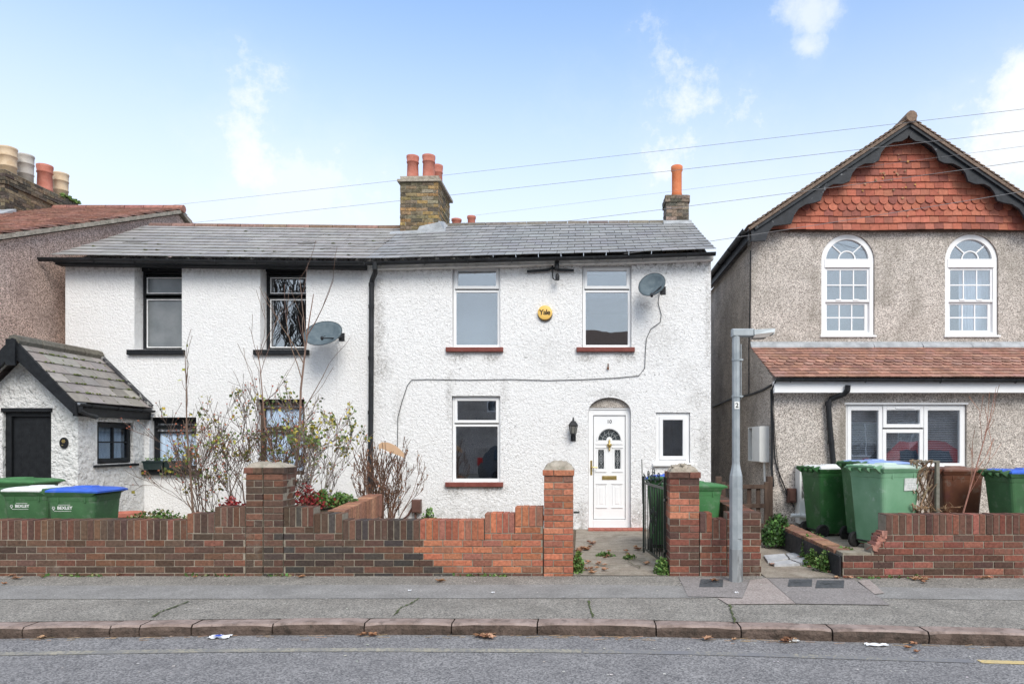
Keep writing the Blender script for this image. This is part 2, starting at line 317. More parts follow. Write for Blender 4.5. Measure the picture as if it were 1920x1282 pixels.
m_brownbox=mat('brown_plastic',(.10,.05,.04),(.15,.08,.065),6,.6)
m_board=mat('tan_board',(.55,.36,.22),(.64,.44,.29),6,.8)
m_marble=mat('pale_slab',(.40,.41,.43),(.60,.61,.63),5,.7,.3,20,.006,dirt=((8,.52,.6,(.3,.31,.33),.6),))
m_cover=mat('iron_cover',(.055,.06,.065),(.10,.105,.11),20,.7,.8,80,.006)
m_glassm=glass('window_glass',.29); m_glassd=glass('dark_window_glass',.18)
m_obsc=mat('frosted_glass',(.13,.145,.155),(.20,.215,.225),3,.28,.3,60,.003,spec=.9,coat=.3)
m_line=mat('faded_yellow_line',(.38,.35,.28),(.32,.30,.24),5,.85,.4,140,.003,dirt=((45,.47,.56,(.19,.188,.19),.9),(3,.45,.65,(.19,.188,.19),.8)))
m_line2=mat('fresh_yellow_line',(.62,.47,.20),(.52,.42,.24),5,.85,.5,140,.004,dirt=((55,.55,.66,(.2,.2,.2),.8),))
m_grass=mat('weed_leaf',(.8,.8,.8),(1.2,1.2,1.2),20,.7,attr=True)
# ------------------------------------------------------------ ground
def struct(mb,name,m,**k): return mb.build(name,m,kind='structure',org=(0,0,0),**k)
KP=[(-60,4.0),(-15,5.35),(-4.95,5.81),(-2.28,5.95),(.5,5.90),(2.28,5.72),(3.62,5.59),(15,4.9),(60,3.2)]
def KY(x):
    # smooth the polyline by averaging
    return sum(interp(x+d,KP) for d in (-.8,-.4,0,.4,.8))/5
xs=[-60,-40,-25,-18,-12]+[-10+.25*i for i in range(81)]+[12,18,25,40,60]
mb=MB(); mb.poly([(-400,-400,-.30),(400,-400,-.30),(400,400,-.30),(-400,400,-.30)]); struct(mb,'ground',m_soil)
def strip(fa,fb,z,xs=xs):
    mb=MB()
    for a,b in zip(xs,xs[1:]): mb.poly([(a,fa(a),z),(b,fa(b),z),(b,fb(b),z),(a,fb(a),z)])
    return mb
struct(strip(lambda x:-2.6,lambda x:KY(x)-.1,-.10),'road',m_road)
struct(strip(lambda x:KY(x)-.01,lambda x:7.82,0),'pavement',m_pave)
def jag(x,s): return .02*noise.noise((x*1.7,s,0))+.008*noise.noise((x*9,s,0))
b=strip(lambda x:interp(x,[(-60,6.6),(-7.5,6.62),(0,6.68),(2,6.72),(5,6.55),(60,6.4)])+jag(x,1),lambda x:interp(x,[(-60,7.25),(-8,7.25),(0,7.32),(5,7.1),(60,7)])+jag(x,4),.004,[-60,-20]+[-10+.12*i for i in range(167)]+[20,60])
struct(b,'pavement_strip',m_pave2)
struct(strip(lambda x:-6,lambda x:-2.55,-.0),'opposite_pavement',m_pave)
mb=MB(); mb.poly([(-60,7.82,-.004),(60,7.82,-.004),(60,40,-.004),(-60,40,-.004)]); struct(mb,'garden_ground',m_soil)
mb=MB(); mb.poly([(-60,-60,-.01),(60,-60,-.01),(60,-5.9,-.01),(-60,-5.9,-.01)]); struct(mb,'opposite_ground',m_conc)
# kerb stones with joints
joints=[-260,-130,67,222,275,368,515,685,848,1008,1228,1382,1543,1708,1885,2010,2160,2320]
mb=MB(); mf=MB()
jx=[PX(j,5.8) for j in joints]; jx=[jx[0]-1.0*i for i in range(12,0,-1)]+jx+[jx[-1]+.95*i for i in range(1,12)]
for a,b in zip(jx,jx[1:]):
    n=max(2,int((b-a)/.09)); dz=U(-.004,.004); dy=U(-.006,.006); g=.006
    rows=[]
    for i in range(n+1):
        x=lerp(a+g,b-g,i/n); e=.012*math.exp(-min(i,n-i)*1.2); y=KY(x)+dy
        nz=lambda q,s=.006: s*noise.noise((x*7,q,3.1))
        rows.append([(x,y,-.02),(x,y,dz-e*.4),(x,y-.15+nz(1),dz-e*.5+nz(2,.004)),(x,y-.165+nz(1),dz-.014-e+nz(3,.005)),(x,y-.172+nz(4,.01),-.05),(x,y-.168+nz(5,.01)+e*.4,-.12)])
    for r0,r1 in zip(rows,rows[1:]):
        for k in range(5): (mf if k>=3 else mb).add([r0[k],r1[k],r1[k+1],r0[k+1]],[(3,2,1,0)])
    for r in (rows[0],rows[-1]): mf.add(r,[tuple(range(6))])
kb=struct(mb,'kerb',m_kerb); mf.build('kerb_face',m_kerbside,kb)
# yellow line
st=lambda a,b:[a+(b-a)*i/30 for i in range(31)]
struct(strip(lambda x:KY(x)-.64,lambda x:KY(x)-.55,-.096,[-30,-12]+st(-8,0)),'road_marking',m_line)
m_line3=mat('worn_yellow_line',(.36,.33,.25),(.25,.24,.22),6,.85,.5,140,.004,dirt=((45,.4,.5,(.19,.19,.2),.95),(2.5,.45,.6,(.19,.19,.205),.9)))
struct(strip(lambda x:KY(x)-.64,lambda x:KY(x)-.55,-.096,st(0.01,2.9)),'road_marking',m_line3)
struct(strip(lambda x:KY(x)-.64,lambda x:KY(x)-.56,-.096,st(2.95,9)+[30]),'road_marking',m_line2)
# patches by the lamp post
def patch(name,pts,m,z=.008): 
    mb=MB(); mb.poly([G(x,y,z) for x,y in pts]); return struct(mb,name,m)
patch('pavement_patch',[(1290,1117),(1272,1080),(1405,1086),(1392,1120)],m_patch2)
patch('pavement_patch',[(1345,1120),(1392,1121),(1406,1087),(1437,1083),(1492,1131),(1365,1132)],m_patch)
patch('pavement_patch',[(1493,1131),(1438,1083),(1600,1085),(1668,1133)],m_patch2)
patch('pavement_patch',[(1608,1088),(1630,1086),(1658,1111),(1640,1113)],m_patch,.012)
# path to the door, neighbour's path, doorstep
def gpath(name,x0,x1,y0,y1,z,m,n=14):
    mb=MB()
    for i in range(n):
        for j in range(n):
            def q(i,j):
                x=lerp(x0,x1,i/n);y=lerp(y0,y1,j/n); return (x,y,z-.004+.004*noise.noise((x*2,y*2,z)))
            mb.add([q(i,j),q(i+1,j),q(i+1,j+1),q(i,j+1)],[(0,1,2,3)])
    return struct(mb,name,m)
gpath('path',-.09,1.2,7.8,12.0,.012,m_conc)
gpath('path',2.08,2.94,7.68,13,.012,m_conc)
gpath('path',-9.2,-2.8,9.3,12,.010,m_conc)
gpath('path',-2.7,-.12,8.05,12,.010,m_soil)
mb=MB()
for i in range(10):
    for j in range(2): mb.cbox(.12+i*.098,.12+(i+1)*.098-.004,11.72+j*.14,11.855+j*.14,-.0,.035,.003)
mb.build('doorstep',m_redstep,label='low red tiled doorstep below the white front door numbered 10',cat='doorstep')
mb=MB()
for pts in ([(1432,1040),(1470,1037),(1478,1046),(1440,1052)],[(1474,1037),(1500,1034),(1512,1041),(1482,1047)],[(1442,1054),(1480,1049),(1500,1056),(1452,1058)],[(1484,1048),(1512,1043),(1516,1054),(1502,1055)]):
    q=[G(x,y,.035) for x,y in pts]; mb.hexa([p-Vector((0,0,.04)) for p in q]+q)
mb.build('paving_slab',m_marble,label='pale grey broken paving slab lying on the path right of the lamp post',cat='paving slab')
for (x0,x1,y0,y1,lb) in ((1314,1355,1085,1099,'dark square drain cover directly left of the lamp post base'),(1480,1522,1085,1098,'dark drain cover, middle one of three in the pavement patches'),(1532,1582,1087,1101,'dark drain cover furthest to the right of the lamp post')):
    mb=MB(); q=[G(x0-3,y1,.014),G(x1,y1,.014),G(x1+1,y0,.014),G(x0,y0,.014)]; q=[Vector(p) for p in q]; mb.hexa([p-Vector((0,0,.01)) for p in q]+q)
    c=sum(q,Vector())/4
    for i in range(-3,4):
        for j in range(-1,2): mb.box(c.x+i*.03-.01,c.x+i*.03+.01,c.y+j*.03-.01,c.y+j*.03+.01,.014,.018)
    mb.build('drain_cover',m_cover,label=lb,cat='drain cover')
# pavement cracks with moss
for pts in ([(787,1120),(770,1130),(752,1138),(738,1152)],[(1102,1125),(1108,1140),(1113,1156)],[(1369,1132),(1372,1146),(1378,1166)],[(355,1126),(310,1142),(285,1155)]):
    mb=MB()
    for (a,b),(c,d) in zip(pts,pts[1:]):
        for k in range(4):
            p=G(lerp(a,c,k/4)+U(-2,2),lerp(b,d,k/4),.009); q=G(lerp(a,c,(k+1)/4)+U(-2,2),lerp(b,d,(k+1)/4),.009); w=U(.004,.013)
            mb.add([p-Vector((w,0,0)),p+Vector((w,0,0)),q+Vector((w,0,0)),q-Vector((w,0,0))],[(0,1,2,3)])
    struct(mb,'pavement_crack',mat('mossy_crack',(.05,.06,.03),(.10,.13,.04),30,.9))
# ------------------------------------------------------------ brick walls
DARK=[(.085,.052,.040),(.11,.062,.046),(.065,.047,.04),(.13,.066,.048),(.058,.05,.046)]
BROWN=[(.135,.074,.052),(.115,.068,.05),(.095,.058,.043),(.16,.074,.05),(.08,.052,.040)]
ORANGE=[(.40,.148,.082),(.36,.13,.074),(.42,.165,.098),(.32,.115,.07),(.26,.11,.075)]
RED=[(.165,.07,.05),(.14,.062,.046),(.19,.072,.05),(.12,.058,.044),(.10,.057,.045)]
def brick_run(mb,core,segs,y0,th,zs,pal,soldier=.225,ch=.0755,zb=-.05,phase=0,nosold=()):
    """segs: (x0,x1,top z). rows are counted down from zs (underside of the lowest soldiers)"""
    rows=[]; z=zs; k=0
    ztopmax=max(s[2] for s in segs)
    kmin=-int(math.ceil((zs-zb)/ch)); kmax=int((ztopmax-zs)/ch)+1
    for k in range(kmin,kmax):
        za=zs+k*ch; zt=za+ch
        # intervals
        iv=[]
        for i,(a,b,t) in enumerate(segs):
            lim=t-(0 if i in nosold else soldier)+.02
            if zt<=lim:
                if iv and abs(iv[-1][1]-a)<1e-6: iv[-1][1]=b
                else: iv.append([a,b])
        for a,b in iv:
            x=math.floor((a-phase)/.225)*.225+phase+(.1125 if k%2 else 0)-.225
            while x<b:
                p,q=max(x,a),min(x+.2255,b)
                if q-p>.03:
                    if a-p>-.001 and q-p<.06: pass
                    c=vary(random.choice(pal((p+q)/2,(za+zt)/2)),.22)
                    mb.cbox(p+.005,q-.005,y0,y0+th,za+.005,zt-.005,.004,c,.0022)
                x+=.2255
    for i,(a,b,t) in enumerate(segs):
        if i not in nosold:
            n=max(1,round((b-a)/.0755)); w=(b-a)/n
            for j in range(n):
                c=vary(random.choice(pal(a+(j+.5)*w,t-.1)),.25); dz=U(-.003,.004)
                mb.cbox(a+j*w+.005,a+(j+1)*w-.005,y0+U(-.003,.003),y0+th+.002,t-soldier+.005,t+dz,.004,c,.002)
        core.box(a+.004,b-.004,y0+.007,y0+th-.007,zb,t-.006)
def pillar(mb,core,x0,x1,y0,y1,z0,z1,pal,ch=.0755,cap=.02):
    n=int(round((z1-z0)/ch)); h=(z1-z0)/n
    for k in range(n):
        fx=lerp(x0,x1,.66 if k%2 else .34); fy=lerp(y0,y1,.36 if k%2 else .64)
        e=cap if k==n-1 else 0; za,zt=z0+k*h,z0+(k+1)*h
        for (a,b) in ((x0-e,fx),(fx,x1+e)):
            for (c_,d) in ((y0-e,fy),(fy,y1+e)):
                col=vary(random.choice(pal((a+b)/2,za)),.2)
                if c_<y0+.01: mb.cbox(a+.005,b-.005,c_,d-.005,za+.005,zt-.005,.004,col,.0025)
                else: mb.box(a+.005,b-.005,c_+.005,d,za+.005,zt-.005,col,.0025)
    core.box(x0+.007,x1-.007,y0+.008,y1-.008,z0,z1-.004)
def lump(mb,x0,x1,y0,y1,z,h,n=12,rub=0,sd=0):
    vs=[];fs=[]
    for i in range(n+1):
        for j in range(n+1):
            u,v=i/n*2-1,j/n*2-1; e=max(0,1-max(abs(u),abs(v))**2.2)
            if rub: e=max(0,(1-max(abs(u),abs(v)))**.8)
            vs.append((lerp(x0,x1,i/n),lerp(y0,y1,j/n),z-.003+h*e**.7*(1+.25*noise.noise((u*3+sd,v*3,sd)))+(.028*noise.noise((u*7,v*7,sd)) if rub else .006*noise.noise((u*6,v*6,sd)))*(e>0)))
    for i in range(n):
        for j in range(n): a=i*(n+1)+j; fs.append((a,a+n+1,a+n+2,a+1))
    mb.add(vs,fs)
YW=7.8
# left brown wall
t=thing('brick_wall','brown brick front wall with upright brick coping left of the double pillar','wall',(-6.5,YW+.1,0))
mb,core=MB(),MB(); pb=lambda x,z:BROWN
x460,x493,x531=PX(460,YW),PX(493,YW),PX(531,YW)
brick_run(mb,core,[(-10.5,PX(350,YW),.636),(PX(350,YW),PX(402,YW),.712),(PX(402,YW),x460,.787)],YW,.215,.411,pb,phase=.06)
n=15
for k in range(-6,11):
    za=.411+k*.0755; a,b=x460,x493-.004
    fx=lerp(a,b,.5)
    cuts=[(a,b)] if k%2 else [(a,fx),(fx,b)]
    e=.015 if k==10 else 0
    for p,q in cuts:
        mb.cbox(p+.005-e,q-.005,YW-e,YW+.33,za+.005,za+.0705,.004,vary(random.choice(BROWN),.2),.0025)
core.box(x460+.006,x493-.008,YW+.008,YW+.32,-.05,1.235)
mb.build('bricks',m_brick,t); core.build('mortar',m_mortar,t)
mb=MB(); lump(mb,x460,x493+.03,YW,YW+.34,1.24,.07,sd=1); mb.build('pillar_cap',m_cement,t,smooth=True)
# main wall dark + orange
t=thing('brick_wall','stepped front wall of dark bricks turning bright orange towards its capped pillar','wall',(-1.9,YW+.1,0))
mb,core=MB(),MB()
def pm(x,z):
    lim=PX(786,YW)+(.1 if z<.41 else 0)+(.14 if z<.2 else 0)+.5*max(0,.0-z)
    if z<.03: return DARK if x<PX(1010,YW) else ORANGE
    return ORANGE if x>lim+(-.06 if .2<z<.3 else 0) else DARK
S=[(531,588,.787),(588,642,.712),(642,786,.636),(786,908,.636),(908,965,.712),(965,1018,.787)]
brick_run(mb,core,[(PX(a,YW),PX(b,YW),t_) for a,b,t_ in S],YW+.002,.215,.411,pm,phase=.1)
for k in range(-6,11):
    za=.411+k*.0755; a,b=x493+.004,x531; fx=lerp(a,b,.66 if k%2 else .5)
    e=.015 if k==10 else 0
    for p,q in ([(a,b)] if k%2 else [(a,fx),(fx,b)]):
        mb.cbox(p+.005,q-.005+e,YW-e,YW+.11,za+.005,za+.0705,.004,vary(random.choice(DARK if k<3 else BROWN),.2),.0025)
    fy=YW+(.22 if k%2 else .27)
    for c_,d in ((YW+.115,fy),(fy,YW+.34)):
        mb.box(a+.005,b-.005+e,c_+.005,d,za+.005,za+.0705,vary(random.choice(BROWN),.25),.003)
core.box(x493+.006,x531-.006,YW+.008,YW+.33,-.05,1.235)
x0,x1=PX(1019,YW),PX(1075,YW)
pillar(mb,core,x0,x1,YW-.004,YW+.345,-.04,1.215,lambda x,z:ORANGE if z<1.0 or z>1.13 else [(.30,.13,.09),(.2,.1,.08)],cap=.014)
mb.build('bricks',m_brick,t); core.build('mortar',m_mortdark,t)
mb=MB(); lump(mb,x493-.02,x531+.01,YW,YW+.34,1.24,.055,sd=2); mb.build('pillar_cap',m_cement,t,smooth=True)
mb=MB(); lump(mb,x0-.005,x1+.005,YW-.006,YW+.35,1.212,.105,sd=3); mb.build('pillar_cap',m_cement,t,smooth=True)
# gate latch plate on orange pillar
mb=MB(); mb.box(x1,x1+.07,YW+.15,YW+.18,.70,.72); mb.build('gate_latch',m_iron,t)
# right pier with wall and return
t=thing('brick_wall','short stepped brick wall with crumbling pillar top beside the lamp post','wall',(1.5,YW+.1,0))
mb,core=MB(),MB(); x0,x1=PX(1255,YW),PX(1312,YW)
def pr(x,z): return RED if U(0,1)<.8 or z>.85 or z<.6 else ORANGE
def pr2(x,z):
    if .62<z<.95 and U(0,1)<.55: return [(.36,.14,.09),(.42,.17,.11)]
    return RED
pillar(mb,core,x0,x1,YW,YW+.345,-.04,1.19,pr2,cap=.016)
S=[(1312,1336,.72),(1336,1363,.645)]
brick_run(mb,core,[(PX(a,YW),PX(b,YW),q) for a,b,q in S],YW+.002,.215,.42,pr,phase=.02)
xa,xb=PX(1363,YW),PX(1428,YW)
brick_run(mb,core,[(xa,xb,.725)],YW+.003,.215,.42,pr,phase=.02,nosold=(0,),ch=.0765)
# return wall running back (bricks along Y), soldier top
for k in range(7):
    za=-.05+k*.0765
    y=YW+.22+(0 if k%2 else -.11)
    while y<10.0:
        a=max(y,YW+.225); mb.box(xb-.215,xb,a+.005,min(y+.22,10.0),za+.005,za+.071,vary(random.choice(RED),.2),.002); y+=.225
y=YW+.225
while y<10: mb.box(xb-.22,xb+.002,y+.004,y+.071,.49,.715+.006*U(-1,1)+.02*(y-8),vary(random.choice(RED+BROWN),.2),.002); y+=.0755
core.box(xb-.208,xb-.008,YW+.2,9.99,-.05,.70)
mb.build('bricks',m_brick,t); core.build('mortar',m_mortar,t)
mb=MB(); lump(mb,x0+.01,x1-.01,YW+.01,YW+.33,1.187,.10,n=18,rub=1,sd=7)
for i in range(26): mb.ball((U(x0+.05,x1-.05),U(YW+.05,YW+.28),1.20+U(0,.07)),U(.012,.032),None,6,.7,.4)
mb.build('pillar_rubble',m_cement,t)
# neighbour's wall on the right
YR=7.69
t=thing('brick_wall','red brown front wall with upright brick coping and broken stepped left end','wall',(4.5,YR+.1,0))
mb,core=MB(),MB()
brick_run(mb,core,[(PX(1580,YR),PX(1634,YR),.287),(PX(1634,YR),PX(1648,YR),.37),(PX(1648,YR),PX(1661,YR),.465),(PX(1661,YR),9.0,.71)],YR,.215,.485,lambda x,z:RED+[(.26,.10,.075)],phase=.03,nosold=(0,1,2))
for i in range(9): mb.box(PX(1636+i*2.2,YR),PX(1644+i*2.4,YR),YR-.015,YR+.15,.30+.02*i,.36+.021*i,vary((.36,.17,.13),.2),.012)
mb.build('bricks',m_brick,t); core.build('mortar',m_mortdark,t)
# low side kerb wall
t=thing('side_wall','low brick edging wall with black painted side beside the neighbour\'s path','wall',(3,8.7,0))
xk=PX(1580,YR)-.02
mb=MB(); mb.hexa([(xk-.012,YR+.005,0),(xk+.18,YR+.215,0),(xk+.14,10,0),(xk-.05,10,0),(xk-.012,YR+.005,.24),(xk+.18,YR+.215,.235),(xk+.14,10,.27),(xk-.05,10,.27)]); mb.build('painted_side',mat('black_bitumen',(.02,.022,.026),(.045,.045,.048),7,.7,.5,30,.01,dirt=((20,.62,.7,(.2,.2,.2),.5),)),t)
mb=MB(); y=YR+.22
while y<10: mb.box(xk+.004-.017*(y-YR),xk+.19,y+.004,y+.105,.225+.015*(y-YR),.283+.017*(y-YR),vary((.27,.15,.10),.25),.003); y+=.1125
mb.build('bricks',m_brick,t)
mb=MB(); mb.box(xk+.18,9,YR+.2,11.2,-.05,.15); struct(mb,'front_yard',m_conc)
# raised bed
t=thing('planter_wall','low orange brick retaining wall of the raised bed behind the front wall','wall',(-2.8,8.6,0))
mb=MB(); y=YW+.22
while y<9.5:
    mb.box(-2.98,-2.78,y+.004,y+.071,.5,.725+.055*(y-8),vary(random.choice([(.38,.19,.12),(.3,.15,.10),(.42,.22,.14)]),.15),.003); y+=.0755
for k in range(6):
    y=YW+.22
    while y<9.5: mb.box(-2.98,-2.78,y+.004,min(9.5,y+.22),.03+k*.0765,.10+k*.0765,vary((.32,.15,.1),.2),.003); y+=.225
mb.build('bricks',m_brick,t)
mb=MB(); mb.box(-2.97,-2.79,YW+.22,9.48,-.03,.71); mb.build('mortar',m_mortar,t)
mb=MB()
n=24
for i in range(n):
    for j in range(n):
        def q(i,j):
            x=lerp(-4.6,-2.97,i/n);y=lerp(YW+.2,9.5,j/n); return (x,y,.66+.05*noise.noise((x*3,y*3,0))+.02*(y-8)-(.6*max(0,-3.9-x)))
        mb.add([q(i,j),q(i+1,j),q(i+1,j+1),q(i,j+1)],[(0,1,2,3)])
struct(mb,'raised_soil',m_soil)
# ------------------------------------------------------------ roof and chimney helpers
def tiles(mb,S,n,u0,u1,rows,w,th,pal,lap=1.3,scal=(),clip=None,jit=.004,wj=0,ph=None,va=.13):
    n=Vector(n).normalized(); cnt=math.ceil((u1-u0)/w)+1
    for k in range(rows):
        off=-(w/2 if k%2 else 0) if ph is None else -ph(k)
        for i in range(cnt+1):
            a=u0+off+i*w; b=a+w
            a=max(a,u0); b=min(b,u1)
            if b-a<.03: continue
            b0=k/rows; b1=min(1,(k+lap)/rows)
            if clip and not clip((a+b)/2,(k+.5)/rows): continue
            g=.009 if w>.25 else .005; a+=g*.5; b-=g*.5; j=U(-jit,jit); dh=U(0,.002)
            if k in scal:
                bl=b0-.25/rows; 
                out=[(a,b0+.45/rows)]+[(lerp(a,b,.5-.5*math.cos(math.pi*q/6)),b0+.45/rows-(.7/rows)*math.sin(math.pi*q/6)) for q in range(1,6)]+[(b,b0+.45/rows),(b,b1),(a,b1)]
            else: out=[(a,b0),(b,b0),(b,b1),(a,b1)]
            tl,tr=U(-jit,jit),U(-jit,jit)
            top=[];bot=[]
            for (u,v) in out:
                s=(v-b0)/max(1e-6,(b1-b0)); p=S(u,v)
                if v<=b0+.01/rows: p=S(u,v+(j+lerp(tl,tr,(u-a)/(b-a)))*.3/rows*10)
                h=(1-s)*(th*1.9)+.001+dh
                top.append(p+n*(h+th)); bot.append(p+n*h)
            m=len(out); base=len(mb.v); mb.v+=top+bot; c=vary(random.choice(pal),va)
            for f in [list(range(m)),[m+q for q in range(m)][::-1]]+[[q,m+q,m+(q+1)%m,(q+1)%m] for q in range(m)]:
                mb.f.append([base+q for q in f]); mb.c.append(c)
def ring(mb,core,x0,x1,y0,y1,z0,z1,pal,ch=.0755,corb=None,corecol=None):
    n=int(round((z1-z0)/ch)); h=(z1-z0)/n
    for k in range(n):
        e=(corb(k,n) if corb else 0); za,zt=z0+k*h,z0+(k+1)*h
        for face in range(4):
            L=(x1-x0+2*e) if face%2==0 else (y1-y0+2*e)
            p=-.1125 if (k+face)%2 else 0
            p0=0 if (k+face)%2==0 else 0
            while p<L-.02:
                a,b=max(p,0),min(p+.225,L); p+=.225
                if b-a<.03: continue
                g=.005; d=.1; jj=U(-.004,.004); c=vary(random.choice(pal),.25)
                if face==0: mb.box(x0-e+a+g,x0-e+b-g,y0-e+jj,y0-e+d,za+g,zt-g,c,.005)
                elif face==1: mb.box(x1+e-d,x1+e+jj,y0-e+a+g,y0-e+b-g,za+g,zt-g,c,.005)
                elif face==2: mb.box(x0-e+a+g,x0-e+b-g,y1+e-d,y1+e+jj,za+g,zt-g,c,.005)
                else: mb.box(x0-e+jj,x0-e+d,y0-e+a+g,y0-e+b-g,za+g,zt-g,c,.005)
    core.box(x0+.008,x1-.008,y0+.008,y1-.008,z0,z1+.01)
def chpot(x,y,z0,z1,r,m,parent,style=0,name='chimney_pot'):
    mb=MB(); h=z1-z0
    if style==0: pr=[(r*.98,0),(r*.97,h*.1),(r*.93,h*.12),(r*.86,h*.68),(r*.97,h*.7),(r*.97,h*.74),(r*.9,h*.76),(r*1.0,h*.9),(r,h*.98),(r*.8,h),(r*.75,h*.6)]
    elif style==1: pr=[(r*.9,0),(r*.88,h*.3),(r*.95,h*.31),(r*.95,h*.35),(r*.9,h*.36),(r*.92,h*.66),(r*.98,h*.67),(r*.98,h*.71),(r*.93,h*.72),(r*.96,h*.92),(r*1.02,h*.95),(r,h),(r*.85,h),(r*.8,h*.6)]
    else: pr=[(r*1.0,0),(r*.82,h*.2),(r*.82,h*.82),(r*.95,h*.86),(r*.97,h*.98),(r*.85,h),(r*.75,h*.6)]
    mb.lathe(pr,20,(x,y,z0)); return mb.build(name,m,parent,smooth=True)
def gutter(pts,r,m,parent,brk=.9,name='gutter',bd=(0,1,0)):
    mb=MB(); pts=[Vector(p) for p in pts]; n=8
    # half round channel
    prof=[(math.cos(math.pi+math.pi*i/n)*r,math.sin(math.pi+math.pi*i/n)*r) for i in range(n+1)]
    prof2=[(a*.86,b*.86+.0) for a,b in prof][::-1]
    prof=[(prof[0][0]*1.08,prof[0][1])]+prof+[(prof[-1][0]*1.08,prof[-1][1])]
    full=prof+prof2; base=len(mb.v)
    for i,p in enumerate(pts):
        d=(pts[min(i+1,len(pts)-1)]-pts[max(i-1,0)]).normalized(); s=d.cross(Vector((0,0,1))).normalized()
        for a,b in full: mb.v.append(p+s*a+Vector((0,0,b)))
    m_=len(full)
    for i in range(len(pts)-1):
        for k in range(m_):
            a=base+i*m_+k;b=base+i*m_+(k+1)%m_; mb.f.append([a,b,b+m_,a+m_]); mb.c.append((1,1,1))
    for e in (0,len(pts)-1): mb.f.append([base+e*m_+k for k in range(m_)]); mb.c.append((1,1,1))
    # brackets / union collars
    L=0
    for a,b in zip(pts,pts[1:]):
        d=(b-a); ln=d.length; q=.25
        while q<ln:
            c=a+d*(q/ln); s=d.normalized().cross(Vector((0,0,1)))
            mb.tube([c+s*(math.cos(math.pi+math.pi*i/6)*(r+.006))+Vector((0,0,math.sin(math.pi+math.pi*i/6)*(r+.006))) for i in range(7)],.008,4); q+=brk
    return mb.build(name,m,parent)
def beam_frame(mb,x0,x1,z0,z1,w,y0,y1,wb=None):
    """four mitre-less bars, butted, front at y0"""
    wb=wb or w
    mb.cbox(x0,x0+w,y0,y1,z0,z1,.005); mb.cbox(x1-w,x1,y0,y1,z0,z1,.005)
    mb.cbox(x0+w,x1-w,y0,y1,z0,z0+wb,.005); mb.cbox(x0+w,x1-w,y0,y1,z1-w,z1,.005)
def window(parent,x0,x1,z0,z1,y,cells,fm,gm,ow=.035,sill=None,name='window',label=None,depth=.07):
    """cells: list of (a0,a1,b0,b1,sash width,proud) in absolute x,z"""
    mb=MB(); beam_frame(mb,x0,x1,z0,z1,ow,y,y+depth)
    gl=MB(); xs_=sorted({round(c[0],4) for c in cells}); 
    for (a0,a1,b0,b1,sw,pr) in cells:
        beam_frame(mb,a0,a1,b0,b1,sw,y-pr,y+depth*.8)
        gl.box(a0+sw-.004,a1-sw+.004,y+.02,y+.026,b0+sw-.004,b1-sw+.004)
    f=mb.build(name,fm,parent,label=label); g=gl.build('pane',gm,f)
    if sill:
        sx0,sx1,sz0,sz1,sy,sm=sill; s=MB(); s.cbox(sx0,sx1,sy,y+.06,sz0,sz1,.008); s.build('sill',sm,f)
    return f
def room(parent,x0,x1,y0,y1,z0,z1,zf,m=m_int):
    mb=MB(); 
    for za,zb in ((z0,zf),(zf+.01,z1)):
        p=[(x0,y0,za),(x1,y0,za),(x1,y1,za),(x0,y1,za),(x0,y0,zb),(x1,y0,zb),(x1,y1,zb),(x0,y1,zb)]
        mb.add(p,[(0,1,2,3),(4,7,6,5),(1,5,6,2),(2,6,7,3),(3,7,4,0)])
    return mb.build('interior_room',m,parent)
# ------------------------------------------------------------ left neighbour (brown)
XN=-9.32
t=thing('brown_house','brown pebbledash house with red tiled roof and four chimney pots at the left edge','house',(-12.5,13,0))
def yz(mb): return mb.xf(Matrix(((0,1,0,0),(1,0,0,0),(0,0,1,0),(0,0,0,1))))
rz=lambda y:4.42+(y-9.9)*.42
mb=MB(); mb.prism([(10.15,-.05),(21.5,-.05),(21.5,rz(10.1)-.1),(15.8,rz(15.8)-.10),(10.15,rz(10.15)-.10)],XN-7,XN); yz(mb).build('wall',m_pebbrown,t)
def S(u,b): return Vector((u,lerp(9.9,15.8,b),lerp(rz(9.9),rz(15.8),b)))
mb=MB(); pal=[(.34,.185,.145),(.38,.22,.18),(.27,.15,.12),(.33,.20,.165)]
tiles(mb,S,(0,-.42,1),-16.4,XN+.09,30,.21,.022,pal,jit=.012)
def S2(u,b): return Vector((u,lerp(21.7,15.8,b),lerp(rz(9.9),rz(15.8),b)))
tiles(mb,S2,(0,.42,1),-16.4,XN+.09,30,.3,.014,pal)
for i in range(16): mb.tube([(-16.3+i*.445,15.8,6.93),(-16.3+i*.445+.43,15.8,6.93)],.09,8,vary((.30,.14,.11),.2))
rf=mb.build('roof',m_clay,t)
mb=MB(); mb.bar((XN+.04,9.95,rz(9.95)-.03),(XN+.04,15.8,rz(15.8)-.03),.1,.07); mb.bar((XN+.04,15.8,rz(15.8)-.03),(XN+.04,21.6,rz(9.95)-.03),.1,.07); mb.build('verge_mortar',m_cement,t)
mb,core=MB(),MB(); pal=[(.10,.085,.07),(.07,.06,.05),(.16,.13,.09),(.2,.16,.1)]
ring(mb,core,-13.3,-12.2,14.45,16.55,6.0,7.30,pal,corb=lambda k,n:.035 if n-4<=k<n-1 else 0)
c=mb.build('chimney',m_brickold,t); core.build('mortar',m_mortdark,c)
mb=MB(); lump(mb,-13.3,-12.2,14.45,16.55,7.3,.10,sd=5); mb.build('cap',m_cement,c,smooth=True)
mb=MB(); 
for i in range(60): mb.ball((-12.22+U(-.05,.04),U(16.0,16.6),7.33+U(-.04,.05)),U(.02,.05),vary((.10,.17,.04),.3),6,.6,.3)
mb.build('moss',m_leaf,c,kind='stuff')
